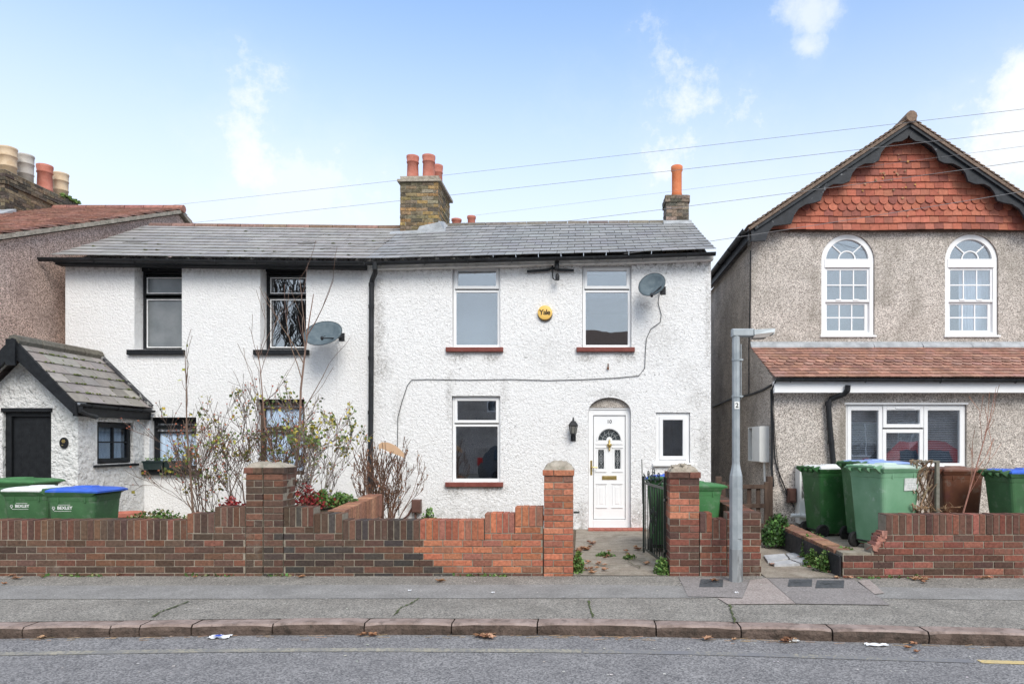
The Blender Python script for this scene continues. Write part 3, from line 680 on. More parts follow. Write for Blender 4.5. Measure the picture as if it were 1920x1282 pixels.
for (px,py,Y,m_,r,st_) in ((15,278,14.9,m_potbuff,.172,1),(48,292,15.35,m_potgrey,.165,1),(84,310,15.85,m_pot,.165,0),(114,326,16.3,m_potbuff,.165,1)):
    chpot(PX(px,Y),Y,7.33,PZ(py,Y),r,m_,t,st_)
chpot(-13.0,15.0,7.33,7.85,.17,m_pot,t,0)
mb=MB(); mb.hexa([(-13.4,14.15,6.17),(-12.0,14.15,6.17),(-12.0,14.5,6.32),(-13.4,14.5,6.32),(-13.4,14.13,6.27),(-12.0,14.13,6.27),(-12.0,14.5,6.48),(-13.4,14.5,6.48)]); mb.build('flashing',m_lead,t)
# ------------------------------------------------------------ main pair of cottages
YF=12.0; YE=11.72; YRG=14.3; XS=-3.70; XR=PX(1333,YF)
EZ=[(PX(a,YE),PZ(b,YE)) for a,b in ((108,480),(400,484),(700,487),(1000,479),(1170,475),(1335,469))]
RZ=[(PX(a,YRG),PZ(b,YRG)) for a,b in ((285,424),(560,427),(742,429),(845,424),(1060,420),(1292,418))]
def SM(u,b):
    z0,z1=interp(u,EZ),interp(u,RZ); return Vector((u,lerp(YE,YRG,b),lerp(z0,z1,b)-.02*math.sin(math.pi*b)))
NM=(0,-.49,1)
XL=-9.07
def SMb(u,b): p=SM(u,b); return Vector((u,2*YRG-p.y,p.z))
NMb=(0,.49,1)
def cottage(root,x0,x1,wallm,holes,pal,w,rows,phf):
    mb=wall_panel([(x0,-.05),(x1,-.05),(x1,4.78),(x0,4.78)],holes,YF,YF+.3)
    mb.build('wall',wallm,root,org=None)
    mb=MB()
    # side and back walls
    for xx in ((x0,) if x0<XS else ())+((x1,) if x1>XS else ()):
        s=1 if xx==x0 else -1
        mb.add([(xx,YF+.3,-.05),(xx,16.6,-.05),(xx,16.6,interp(xx,EZ)),(xx,YRG,interp(xx,RZ)-.08),(xx,YF+.3,interp(xx,EZ)+.1)],[(0,1,2,3,4)])
    mb.add([(x0,16.6,-.05),(x1,16.6,-.05),(x1,16.6,4.7),(x0,16.6,4.7)],[(0,1,2,3)])
    mb.build('rear_wall',wallm,root)
    mb=MB(); tiles(mb,SM,NM,x0-(.04 if x0<XS else 0),x1+(.04 if x1>XS else 0),rows,w,.011,pal,ph=phf,jit=.006,va=.06)
    tiles(mb,SMb,NMb,x0,x1,8,.5,.008,pal)
    r=mb.build('roof',m_slate,root)
    return r
# openings
hA=prect(252,341,495,655,YF); hB=prect(488,574,495,655,YF); hC=prect(280,368,782,880,YF); hD=prect(482,571,748,890,YF)
t=thing('terraced_cottage','white cottage with black windows and slated porch, left half of the white pair','house',(-6.4,12,0))
CL=t
GREY1=[(.30,.285,.27),(.32,.305,.29),(.285,.27,.26),(.335,.32,.305)]
r=cottage(t,XL,XS,m_white2,[hA,hB,hC,hD],GREY1,.37,11,lambda k:(k*.37*.5+.13*math.sin(k*5))%.37)
room(t,XL+.1,XS-.05,YF+.31,16.4,0,4.6,2.3)
mb=MB()
for px,py in ((250,458),(575,459)):
    # displaced slates, open dark gaps
    pass
for i in range(34):
    u=U(XL,XS-.2); k=random.randint(0,9); p=SM(u,k/11)
    mb.ball(p+Vector((0,-.02,.015)),U(.015,.045),vary((.075,.075,.03),.4),6,.4,.3)
mb.build('moss',m_leaf,r,kind='stuff')
mb=MB()
for (px,py,w) in ((252,457,.34),(575,459,.26)):
    mb=MB()
    # slipped slate gap showing dark batten
    for b in [q/60 for q in range(60)]:
        p=SM(PX(px,13),b)
        if VY-(p.z-CAMZ)/p.y*F<py: break
    x=PX(px,p.y); q0=SM(x-w/2,b-.03);q1=SM(x+w/2,b-.03);q2=SM(x+w/2+.05,b+.03);q3=SM(x-w/2+.05,b+.03); n_=Vector(NM).normalized()*.035
    mb.hexa([q0,q1,q2,q3,q0+n_,q1+n_,q2+n_,q3+n_])
    mb.build('slipped_slate',mat('dark_slate',(.09,.085,.08),(.15,.14,.13),12,.9),r)
mb=MB(); n_=int((XS-XL-.1)/.45)
for i in range(n_):
    a=XL+.05+i*(XS-XL-.1)/n_; b=a+(XS-XL-.1)/n_-.012; mb.tube([SM(a,1)+Vector((0,0,-.01)),SM(b,1)+Vector((0,0,-.01))],.075,10,vary((.22,.14,.11),.25))
mb.build('ridge_tile',m_clay,r)
mb=MB(); 
for i in range(10):
    a,b=XL-.06+(XS-XL+.0)*i/10,XL-.06+(XS-XL)*(i+1)/10; za,zb=interp(a,EZ)-.05,interp(b,EZ)-.05
    mb.hexa([(a,YF-.16,za-.065),(b,YF-.16,zb-.065),(b,YF-.005,zb-.065),(a,YF-.005,za-.065),(a,YF-.16,za+.03),(b,YF-.16,zb+.03),(b,YF-.005,zb+.03),(a,YF-.005,za+.03)])
mb.build('fascia',m_blackpaint,t)
gutter([(u,YE-.02,interp(u,EZ)-.045) for u in [XL-.22+(XS-XL+.2)*i/8 for i in range(9)]],.058,m_blackp,t,1.05)
# windows of left cottage
def oldwin(h,y,trans,py_label=None,curt=None,ow=.07,fm=m_blackpaint,top=.0,gm=None):
    (x0,z0),(x1,_),(_,z1),_2=h; z1-=top; zt=PZ(trans,y)
    f=window(CL,x0,x1,z0,z1,y,[(x0+ow*.6,x1-ow*.6,z0+.035,zt-.02,.035,.006),(x0+ow*.6,x1-ow*.6,zt+.02,z1-ow,.035,.006)],fm,gm or m_glassm,ow=ow*.6)
    return f,x0,x1,z0,z1,zt
for h,ys in ((hA,None),(hB,None)):
    f,x0,x1,z0,z1,zt=oldwin(h,YF+.235,556,top=.08,gm=m_obsc if h is hA else m_glassm)
    mb=MB(); mb.box(x0,x1,YF+.2,YF+.3,z1,z1+.08); mb.build('lintel',m_blackpaint,f)
    mb=MB(); 
    for za,zb in ((z0+.06,zt-.05),(zt+.05,z1-.1)): beam_frame(mb,x0+.072,x1-.072,za,zb,.018,YF+.222,YF+.24)
    mb.build('putty',m_white2,f)
    s=MB(); s.cbox(x0-.1,x1+.06,YF-.07,YF+.0,z0-.10,z0-.012,.008); s.box(x0,x1,YF,YF+.24,z0-.04,z0-.002); s.build('sill',m_blackpaint,f)
mb=MB(); (x0,z0),(x1,_),(_,z1),_2=hA
# ground floor left windows
for h,tr,dk in ((hC,806,1),(hD,806,0)):
    f,x0,x1,z0,z1,zt=oldwin(h,YF+.13,tr,top=.06,gm=glass('thin_glass',.05),fm=m_blackpaint if dk else mat('dark_brown_paint',(.06,.04,.03),(.10,.07,.055),9,.7))
    mb=MB(); mb.box(x0,x1,YF+.1,YF+.2,z1,z1+.06); mb.build('lintel',m_blackpaint,f)
    # net curtain with folds
    mb=MB(); n=60
    for i in range(n):
        a=lerp(x0,x1,i/n); b=lerp(x0,x1,(i+1)/n); ya=YF+.178+.014*math.sin(i*1.3+math.sin(i*.4)*2); yb=YF+.178+.014*math.sin((i+1)*1.3+math.sin((i+1)*.4)*2)
        mb.add([(a,ya,z0),(b,yb,z0),(b,yb,z1),(a,ya,z1)],[(0,1,2,3)])
    mb.build('net_curtain',m_net,f)
    s=MB(); s.cbox(x0-.18 if dk else x0-.05,x1+.10,YF-.09,YF,z0-.095,z0-.005,.008); s.box(x0,x1,YF,YF+.14,z0-.03,z0-.002); s.build('sill',m_blackpaint if dk else m_white2,f)
mb=MB(); mb.box(hC[0][0]+.45,hC[0][0]+.53,YF+.11,YF+.17,PZ(803,YF),PZ(786,YF)); mb.build('glazing_bar',m_blackpaint,f)
# porch
PY0=10.42; PXR=-7.68; AP=-8.46; PXL=2*AP-PXR
pe=2.10
apz=pe+(PXR+.12-AP)*1.0
mb=wall_panel([(PXL,-.05),(PXR,-.05),(PXR,pe-.02),(AP,pe-.02+(PXR-AP)),(PXL,pe-.02)],[rect(PX(5,PY0),PX(96,PY0),-.02,PZ(772,PY0))],PY0,PY0+.0006,PY0+.12)
# front face wall, then side with window
sw=[(10.83,1.18),(11.70,1.18),(11.70,1.86),(10.83,1.86)]
side=wall_panel([(PY0+.0006,-.05),(YF,-.05),(YF,pe-.03),(PY0+.0006,pe-.03)],[sw],0,0.0,.10)
side.xf(Matrix(((0,-1,0,PXR),(1,0,0,0),(0,0,1,0),(0,0,0,1))))
mb.v+=[]; k=len(mb.v); mb.v+=side.v; mb.f+=[[i+k for i in f] for f in side.f]; mb.c+=side.c
mb.box(PXL,PXL+.1,PY0+.12,YF,-.05,pe-.03)
porch=mb.build('porch',m_white3,t)
# recessed inner frame + front door
x0,x1=PX(5,PY0),PX(96,PY0); z1=PZ(772,PY0)
mb=MB(); mb.cbox(x0,x0+.09,PY0+.05,PY0+.16,0,z1); mb.cbox(x1-.05,x1,PY0+.05,PY0+.16,0,z1); mb.cbox(x0+.09,x1-.05,PY0+.05,PY0+.16,z1-.07,z1)
mb.cbox(x0-.02,x1+.02,PY0-.015,PY0+.05,z1,z1+.06); mb.build('door_frame',m_blackpaint,t)
mb=MB(); mb.cbox(x0+.09,x1-.05,PY0+.09,PY0+.14,.02,z1-.07)
for i in range(5):
    a=lerp(x0+.10,x1-.06,i/5); mb.cbox(a+.006,a+.125,PY0+.082,PY0+.1,.06,z1-.12)
d=mb.build('front_door',m_blackpaint,t,label='black boarded front door under the porch gable')
mb=MB(); cx=PX(59,PY0); cz=PZ(902,PY0); mb.cbox(cx-.12,cx+.12,PY0+.068,PY0+.09,cz-.032,cz+.032,.006); mb.cbox(cx-.085,cx+.085,PY0+.058,PY0+.08,cz-.017,cz+.017,.004); mb.build('letter_box',mat('dull_nickel',(.30,.28,.24),(.42,.4,.35),9,.4,metal=.8),d)
# porch side window
mb=MB(); gl=MB(); ft=MB()
beam_frame(mb,10.85,11.68,1.20,1.84,.07,0,.06); mb.cbox(11.25,11.28,.005,.05,1.27,1.77); mb.cbox(10.92,11.61,.008,.05,1.52,1.545)
gl.box(10.92,11.61,.03,.035,1.27,1.77)
Mx=Matrix(((0,-1,0,PXR-.035),(1,0,0,0),(0,0,1,0),(0,0,0,1)))
f=mb.xf(Mx).build('porch_window',m_blackpaint,t); gl.xf(Mx).build('pane',glass('thin_glass',.05),f)
mb=MB()
for i in range(30):
    a=lerp(10.9,11.65,i/30);b=lerp(10.9,11.65,(i+1)/30); s=lambda q:PXR-.16+.015*math.sin(q*1.4)
    mb.add([(s(i),a,1.2),(s(i+1),b,1.2),(s(i+1),b,1.84),(s(i),a,1.84)],[(0,1,2,3)])
mb.build('net_curtain',mat('grey_net',(.30,.33,.36),(.42,.45,.48),5,.9,stretch=(1,9,.2)),f)
mb=MB(); mb.box(PXR-.03,PXR+.05,10.74,11.78,1.13,1.17); mb.build('sill',m_blackpaint,f)
# porch roof
YP0=10.17; EX=PXR+.13; ZE=pe+.02; ZA=ZE+(EX-AP)*1.0
def SP(u,b): return Vector((lerp(EX,AP,b),u,lerp(ZE,ZA,b)))
def SPl(u,b): return Vector((lerp(2*AP-EX,AP,b),u,lerp(ZE,ZA,b)))
mb=MB(); pal=[(.27,.245,.23),(.31,.285,.265),(.24,.22,.205),(.33,.295,.27)]
tiles(mb,SP,(1,0,1),YP0,YF-.002,6,.33,.010,pal); tiles(mb,SPl,(-1,0,1),YP0,YF-.002,6,.33,.010,pal)
pr=mb.build('porch_roof',m_slate,t)
mb=MB()
for i in range(4): mb.tube([(AP,YP0+i*.455,ZA+.01),(AP,YP0+i*.455+.44,ZA+.012)],.095,8,vary((.14,.13,.11),.15))
mb.build('ridge_tile',m_clay,pr)
mb=MB()
for k in range(1,6):
    for i in range(26):
        u=U(YP0,YF); 
        if noise.noise((u*2.5,k*3,0))<-.12 and U(0,1)<.8: continue
        mb.ball(SP(u,k/6-.005)+Vector((.012,0,.03)),U(.010,.026),vary((.12,.15,.03),.35),6,.6,.3)
for i in range(40):
    k=random.randint(0,5); u=YP0+.33*random.randint(0,5)+(.165 if k%2 else 0); mb.ball(SP(min(u,YF-.02),(k+U(0,.8))/6)+Vector((.012,0,.022)),U(.008,.016),vary((.12,.15,.03),.35),6,.5,.3)
mb.build('moss',m_leaf,pr,kind='stuff')
mb=MB() # sloping mortar fillet against the wall
mb.bar(SP(YF-.045,0)+Vector((.02,0,.05)),SP(YF-.045,1)+Vector((0,0,.06)),.09,.035); mb.build('flashing',mat('painted_fillet',(.03,.03,.035),(.06,.06,.065),9,.7,dirt=((14,.5,.56,(.6,.6,.58),.8,3),)),pr)
mb=MB()
for s in (1,-1):
    e=AP+s*(EX+.03-AP); zz=ZE-.03
    mb.add([(e,YP0-.03,zz-.17),(AP,YP0-.03,zz+(EX+.03-AP)-.21),(AP,YP0-.03,zz+(EX+.03-AP)+.05),(e,YP0-.03,zz+.02),
            (e,YP0+.02,zz-.17),(AP,YP0+.02,zz+(EX+.03-AP)-.21),(AP,YP0+.02,zz+(EX+.03-AP)+.05),(e,YP0+.02,zz+.02)],
            [(0,1,2,3),(7,6,5,4),(0,4,5,1),(1,5,6,2),(2,6,7,3),(3,7,4,0)])
mb.box(AP-.07,AP+.07,YP0-.06,YP0-.032,ZA-.36,ZA+.03)
mb.build('bargeboard',m_blackpaint,t)
mb=MB(); mb.box(EX-.05,EX-.01,YP0+.03,YF-.01,ZE-.2,ZE-.02); mb.build('fascia',m_blackpaint,t)
gutter([(EX+.035,YP0+.02,ZE-.01),(EX+.035,YF-.02,ZE-.03)],.045,m_blackp,t,.6)
mb=MB(); mb.tube([(EX+.035,YP0+.06,ZE-.05),(EX+.035,YP0+.06,ZE-.12),(EX+.04,YP0+.2,ZE-.17),(EX+.03,YP0+.42,ZE-.2)],.035,8); mb.build('downpipe',m_blackp,t)
mb=MB(); # white underside
for s in (1,-1): mb.hexa([(AP+s*(EX-AP),YP0+.02,ZE-.03),(AP,YP0+.02,ZA-.03),(AP,PY0,ZA-.03),(AP+s*(EX-AP),PY0,ZE-.03),(AP+s*(EX-AP),YP0+.02,ZE),(AP,YP0+.02,ZA),(AP,PY0,ZA),(AP+s*(EX-AP),PY0,ZE)])
mb.build('soffit',m_white2,t)
# main cottage --------------------------------------------------------
t=thing('terraced_cottage','white roughcast cottage with arched white front door numbered 10','house',(-.7,12,0))
CM=t
hE=prect(848,938,497,651,YF); hF=prect(1092,1184,497,651,YF); hG=prect(847,938,742,903,YF); hH=prect(1230,1294,773,868,YF)
cx=(PX(1103,YF)+PX(1183,YF))/2; rr=(PX(1183,YF)-PX(1103,YF))/2
hDoor=arch(cx,.0,PZ(772,YF),rr,16,rz=.255)
GREY2=[(.265,.265,.265),(.28,.28,.28),(.25,.25,.255),(.295,.295,.295)]
r=cottage(t,XS,XR,m_white,[hE,hF,hG,hH,hDoor],GREY2,.30,11,lambda k:.15 if k%2 else .02)
room(t,XS+.1,XR-.1,YF+.31,16.4,0,4.6,2.3)
mb=MB(); n_=14
for i in range(n_):
    a=XS+(XR-XS)*i/n_; b=XS+(XR-XS)*(i+1)/n_-.012
    mb.tube([SM(a,1)+Vector((0,0,-.01)),SM(b,1)+Vector((0,0,-.01))],.07,10,vary((.19,.17,.15),.2))
mb.build('ridge_tile',m_clay,r)
mb=MB()
for i in range(10):
    a,b=XS+.02+(XR-XS)*i/10,XS+.02+(XR-XS)*(i+1)/10; za,zb=interp(a,EZ)-.04,interp(b,EZ)-.04
    mb.hexa([(a,YF-.14,za-.085),(b,YF-.14,zb-.085),(b,YF-.005,zb-.085),(a,YF-.005,za-.085),(a,YF-.14,za+.03),(b,YF-.14,zb+.03),(b,YF-.005,zb+.03),(a,YF-.005,za+.03)])
mb.build('fascia',mat('aged_white_paint',(.66,.66,.64),(.76,.76,.74),4,.6,dirt=((9,.52,.7,(.25,.24,.22),.5),)),t)
gutter([(u,YE+.02,interp(u,EZ)-.04) for u in [XS+(XR-XS+.03)*i/8 for i in range(9)]],.055,m_blackp,t,1.15)
# downpipe with swan neck
xp=PX(699,YF); mb=MB(); xq=PX(712,YF)
mb.tube([(xq,YE,4.62),(xq,YE,4.50),(xq-.01,YE+.05,4.45),(xp+.02,YF-.09,4.36),(xp,YF-.07,4.30),(xp-.01,YF-.07,2.2),(xp-.035,YF-.07,.05)],.044,10)
for z in (4.28,3.9,3.0,2.05,1.1): mb.tube([(xp-.03*(4.3-z)/4.2,YF-.07,z-.03),(xp-.03*(4.3-z)/4.2,YF-.07,z+.03)],.052,10)
mb.build('downpipe',m_blackp,t)
# windows
def upvc(h,tr,parent,y=YF+.075):
    (x0,z0),(x1,_),(_,z1),_2=h; zt=PZ(tr,y); x0+=.006;x1-=.006;z1-=.008
    return window(parent,x0,x1,z0,z1,y,[(x0+.028,x1-.028,zt+.012,z1-.025,.05,.016),(x0+.012,x1-.012,z0+.012,zt-.012,.04,-.002)],m_upvc,m_glassm,ow=.03,
        sill=(x0-.11,x1+.06,z0-.085,z0-.006,YF-.07,m_sill))
fE=upvc(hE,543,t); fF=upvc(hF,543,t); fG=upvc(hG,794,t)
mb=MB(); (x0,z0),(x1,_),(_,z1),_2=hG; mb.cbox(x0+.3,x1-.22,YF+.05,YF+.06,z1-.045,z1-.025,.003); mb.build('trickle_vent',m_upvc,fG)
for fw,h,c in ((fE,hE,1),(fF,hF,0)):
    (x0,z0),(x1,_),(_,z1),_2=h; mb=MB()
    if c: mb.box(x0-.2,x1+.2,YF+.5,YF+.51,z0-.2,z1+.1); mb.build('blind',m_curtgrey,fw)
    else: mb.box(x0-.2,x1+.2,YF+.5,YF+.51,PZ(548,YF),z1+.1); mb.build('blind',m_curtgrey,fw)
(x0,z0),(x1,_),(_,z1),_2=hH
window(t,x0+.005,x1-.005,z0,z1-.006,YF+.04,[(x0+.06,x1-.06,z0+.06,z1-.066,.065,.018)],m_upvc,m_glassd,ow=.065,sill=(x0-.06,x1+.05,z0-.055,z0-.004,YF-.06,m_upvc))
# door
y=YF+.10; x0,x1=cx-rr+.004,cx+rr-.004; z1=PZ(764,YF)
mb=MB(); mb.cbox(x0,x0+.085,y,y+.09,.02,z1); mb.cbox(x1-.085,x1,y,y+.09,.02,z1); mb.cbox(x0+.085,x1-.085,y,y+.09,z1-.13,z1); mb.cbox(x0-.0,x1,y-.02,y,z1-.03,z1+.0)
mb.cbox(x0+.085,x1-.085,y-.01,y+.09,.02,.16); dfr=mb.build('door_frame',m_upvc,t)
mb=MB(); mb.prism([(cx-rr*.99,z1+.003)]+[(cx+rr*.985*math.cos(math.pi*i/14)*-1,PZ(772,YF)+.25*math.sin(math.pi*i/14)) for i in range(15) if PZ(772,YF)+.25*math.sin(math.pi*i/14)>z1+.004]+[(cx+rr*.99,z1+.003)],YF+.07,YF+.2); mb.build('arch_infill',m_peb,t)
dx0,dx1=x0+.095,x1-.095; dz0,dz1=.17,z1-.14; W=dx1-dx0; yd=y+.022
# leaf with openings: arch light and two side lights
dcx=(dx0+dx1)/2; az=PZ(825,YF)
ar=W*.36
archh=[(dcx-ar,az),(dcx-ar*.27,az)]+[(dcx-ar*.27*math.cos(math.pi*i/8),az+ar*.3*math.sin(math.pi*i/8)) for i in range(1,8)]+[(dcx+ar*.27,az),(dcx+ar,az)]+[(dcx+ar*math.cos(math.pi*i/12),az+ar*.98*math.sin(math.pi*i/12)) for i in range(1,12)]
l1=rect(dx0+W*.14,dx0+W*.33,PZ(879,YF),PZ(843,YF)); l2=rect(dx1-W*.33,dx1-W*.14,PZ(879,YF),PZ(843,YF))
mb=wall_panel(rect(dx0,dx1,dz0,dz1),[archh,l1,l2],yd,yd+.04,yd+.02)
def mould(x0,x1,z0,z1,w=.012,p=.008): beam_frame(mb,x0,x1,z0,z1,w,yd-p,yd)
for h in (l1,l2):
    mould(h[0][0]-.03,h[1][0]+.03,h[0][1]-.035,h[2][1]+.03); mb.cbox(h[0][0]-.045,h[1][0]+.045,yd-.014,yd,h[2][1]+.03,h[2][1]+.05); mb.cbox(h[0][0]-.045,h[1][0]+.045,yd-.014,yd,h[0][1]-.06,h[0][1]-.04)
for a,b in ((dx0+W*.1,dx0+W*.4),(dx1-W*.4,dx1-W*.1)):
    zt_,zb_=PZ(908,YF),PZ(951,YF); mould(a,b,zb_,zt_,.014); mb.cbox(a+.05,b-.05,yd-.006,yd,zb_+.05,zt_-.05); mb.cbox(a-.015,b+.015,yd-.016,yd,zt_,zt_+.018); mb.cbox(a-.015,b+.015,yd-.016,yd,zb_-.02,zb_)
# arch moulding
N_=16
for i in range(N_):
    a0,a1=math.pi*i/N_,math.pi*(i+1)/N_; R0=ar*1.09; mb.bar((dcx+R0*math.cos(a0),yd-.006,az+R0*math.sin(a0)),(dcx+R0*math.cos(a1),yd-.006,az+R0*math.sin(a1)),.018,.016,up=(0,1,0))
mb.cbox(dcx-ar*1.2,dcx+ar*1.2,yd-.014,yd,az-.075,az-.055)
door=mb.build('front_door',m_upvc,t,label='white panelled front door with arched leaded glass light')
mb=MB(); mb.box(dcx-ar,dcx+ar,yd+.021,yd+.026,az,az+ar); mb.box(l1[0][0],l1[1][0],yd+.021,yd+.026,l1[0][1],l1[2][1]); mb.box(l2[0][0],l2[1][0],yd+.021,yd+.026,l2[0][1],l2[2][1])
mb.build('door_glass',mat('textured_door_glass',(.03,.035,.04),(.07,.08,.085),40,.2,.6,60,.004,spec=.7),door)
mb=MB() # leading
yl=yd+.016
def lead(pts): mb.tube([(x,yl,z) for x,z in pts],.0035,4)
for k in range(1,6): a=math.pi*k/6; lead([(dcx+ar*.3*math.cos(a),az+ar*.3*math.sin(a)),(dcx+ar*.65*math.cos(a+.12),az+ar*.65*math.sin(a+.12)),(dcx+ar*.98*math.cos(a),az+ar*.95*math.sin(a))])
m_came=mat('lead_came',(.5,.52,.53),rough=.5,metal=.3)
lead([(dcx+ar*.6*math.cos(math.pi*k/12),az+ar*.55*math.sin(math.pi*k/12)+.02*(k%2)) for k in range(13)])
mb.build('leading',m_came,door)
for h in (l1,l2):
    mb=MB()
    hx=(h[0][0]+h[1][0])/2; hw=(h[1][0]-h[0][0])/2; hz=(h[0][1]+h[2][1])/2; hh=(h[2][1]-h[0][1])/2
    lead([(hx+hw*.7*math.sin(2*math.pi*k/12),hz+hh*.45*math.cos(2*math.pi*k/12)) for k in range(13)]); lead([(hx-hw,hz-hh),(hx,hz-hh*.4),(hx+hw,hz-hh)]); lead([(hx-hw,hz+hh),(hx,hz+hh*.4),(hx+hw,hz+hh)])
    lead([(hx+hw*.35*math.sin(2*math.pi*k/10),hz+hh*.2*math.cos(2*math.pi*k/10)) for k in range(11)]); lead([(hx,hz-hh),(hx,hz+hh)])
    mb.build('leading',m_came,door)
mb=MB(); zc=PZ(896,YF); mb.cbox(dcx-.13,dcx+.13,yd-.012,yd-.0005,zc-.035,zc+.035,.006); mb.cbox(dcx-.1,dcx+.1,yd-.018,yd-.012,zc-.018,zc+.018,.004); mb.build('letter_box',m_brass,door)
mb=MB(); zc=PZ(877,YF); xh=PX(1110,YF)-.012; mb.cbox(xh-.016,xh+.018,yd-.035,yd-.01,zc-.13,zc+.13,.006); mb.tube([(xh,yd-.03,zc+.01),(xh,yd-.07,zc+.01),(xh+.03,yd-.08,zc+.01),(xh+.11,yd-.075,zc+.005)],.011,8); mb.build('handle',m_brass,door)
mb=MB(); zc=PZ(835,YF); mb.lathe([(.004,-.10),(.02,-.06),(.008,-.05),(.03,-.02),(.046,.01),(.04,.03),(.012,.04),(.02,.07),(.005,.11)],12,(dcx,yd-.02,zc)); mb.build('knocker',m_brass,door,smooth=True)
text('house_number','10',.088,Matrix.Translation((dcx,yd-.003,PZ(790,YF)))@FACE,m_black,door,bold=.001)
# chimneys
OLD=[(.27,.19,.10),(.22,.17,.10),(.17,.14,.09),(.30,.20,.09),(.24,.20,.14),(.13,.11,.08)]
YC=13.85; cx0,cx1=PX(750,YC),PX(822,YC)
mb,core=MB(),MB(); ring(mb,core,cx0,cx1,YC,15.05,5.55,PZ(341,YC),OLD)
ch=mb.build('chimney',m_brickold,t); core.build('mortar',m_mortdark,ch)
mb=MB(); zc=PZ(341,YC); mb.box(cx0-.05,cx1+.06,YC-.05,15.10,zc,zc+.045,None,.006); mb.box(cx0-.0,cx1+.0,YC-.0,15.05,zc+.045,zc+.115,None,.012)
mb.build('cap',m_cement,ch)
mb=MB(); rb=lambda x,y,o:SM(x,(y-YE)/(YRG-YE))+Vector((0,0,o))
for i in range(12):
    a=cx0-.18+i*(cx1-cx0+.34)/12; b=a+(cx1-cx0+.34)/12; ya,yb=YC-.13-U(0,.05),YC-.13-U(0,.05)
    mb.hexa([rb(a,ya,.02),rb(b,yb,.02),rb(b,YC-.002,.02),rb(a,YC-.002,.02),rb(a,ya,.04),rb(b,yb,.04),rb(b,YC-.002,.05),rb(a,YC-.002,.05)])
mb.hexa([rb(cx0+.35,YC-.03,.04),rb(cx1+.02,YC-.03,.04),rb(cx1+.02,YC-.002,.04),rb(cx0+.35,YC-.002,.04),rb(cx0+.4,YC-.015,.13),rb(cx1+.02,YC-.015,.20),rb(cx1+.02,YC-.002,.20),rb(cx0+.4,YC-.002,.13)])
mb.hexa([rb(cx1+.002,YC-.03,.03),rb(cx1+.12,YC-.03,.03),rb(cx1+.12,YRG,.03),rb(cx1+.002,YRG,.03),rb(cx1+.002,YC-.01,.22),rb(cx1+.02,YC-.01,.22),rb(cx1+.02,YRG,.1),rb(cx1+.002,YRG,.1)]); mb.build('flashing',m_lead,ch)
for px,py,Y,r_ in ((774,293,14.03,.128),(804,292,14.03,.134),(821,310,14.75,.11)): chpot(PX(px,Y),Y,zc+.11,PZ(py,Y),r_,m_pot,t)
YC2=14.15; a,b=PX(1249,YC2),PX(1292,YC2)
mb,core=MB(),MB(); ring(mb,core,a,b,YC2,YC2+.5,5.4,PZ(366,YC2),[(.15,.13,.11),(.11,.10,.085),(.2,.17,.14),(.25,.2,.16)],corb=lambda k,n:.02 if k in (n-1,n-2) else 0)
ch=mb.build('chimney',m_brickold,t); core.build('mortar',m_mortdark,ch)
mb=MB(); lump(mb,a,b,YC2,YC2+.5,PZ(366,YC2),.05,sd=9); mb.build('cap',m_cement,ch,smooth=True)
mb=MB(); mb.hexa([rb(a-.06,YC2-.10,.02),rb(b+.05,YC2-.10,.02),rb(b+.05,YC2-.003,.02),rb(a-.06,YC2-.003,.02),rb(a-.06,YC2-.09,.04),rb(b+.05,YC2-.09,.04),rb(b+.05,YC2-.003,.09),rb(a-.06,YC2-.003,.09)]); mb.build('flashing',m_lead,ch)
chpot(PX(1269,YC2+.25),YC2+.25,PZ(366,YC2),PZ(312,YC2+.25),.128,m_potorange,t,2)
# rear extension with chimney seen over the ridge
mb=MB(); mb.box(-3.2,1.5,16.6,21,-.05,4.2); mb.build('rear_extension',m_pebbrown,t)
mb,core=MB(),MB(); ring(mb,core,-3.6,-2.6,17.6,18.2,4.2,6.98,OLD); ch=mb.build('chimney',m_brickold,t); core.build('mortar',m_mortdark,ch)
chpot(PX(856,17.9),17.9,6.98,PZ(411,17.9),.14,m_pot,t,2); chpot(PX(884,17.9),17.9,6.98,PZ(405.5,17.9),.12,m_pot,t,2)
# ------------------------------------------------------------ gabled house on the right
t=thing('gabled_house','pebbledashed house with red hung tile gable and two arched white windows','house',(6,12.6,0))
YU=12.6; YL=11.2; XW=3.14; GX=5.89; XRR=2*GX-XW
GY=12.3
gz=lambda x:7.30-.672*abs(x-GX)
def archwin(pc,Y): # centre px
    c=PX(pc,Y); r=PX(1090+50,Y); return arch(c,PZ(632,Y),PZ(488,Y),r,20)
w1,w2=archwin(1590,YU),archwin(1822,YU)
mb=wall_panel([(XW,2.4),(XRR,2.4),(XRR,gz(XRR)-.1),(GX,gz(GX)-.1),(XW,gz(XW)-.1)],[w1,w2],YU,YU+.3,YU+.12)
hL=prect(1586,1813,757,879,YL)
lw=wall_panel([(XW+.005,-.05),(9.3,-.05),(9.3,2.62),(XW+.005,2.62)],[hL],YL,YL+.25,YL+.12)
k=len(mb.v); mb.v+=lw.v; mb.f+=[[i+k for i in f] for f in lw.f]; mb.c+=lw.c
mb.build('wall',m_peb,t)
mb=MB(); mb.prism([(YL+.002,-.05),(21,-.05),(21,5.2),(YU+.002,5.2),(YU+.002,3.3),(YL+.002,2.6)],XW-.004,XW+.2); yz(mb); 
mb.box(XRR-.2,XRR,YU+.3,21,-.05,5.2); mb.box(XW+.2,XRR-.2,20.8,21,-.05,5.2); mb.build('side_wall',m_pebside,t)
room(t,XW+.25,XRR-.25,YU+.31,20,2.7,5.2,3.6); 
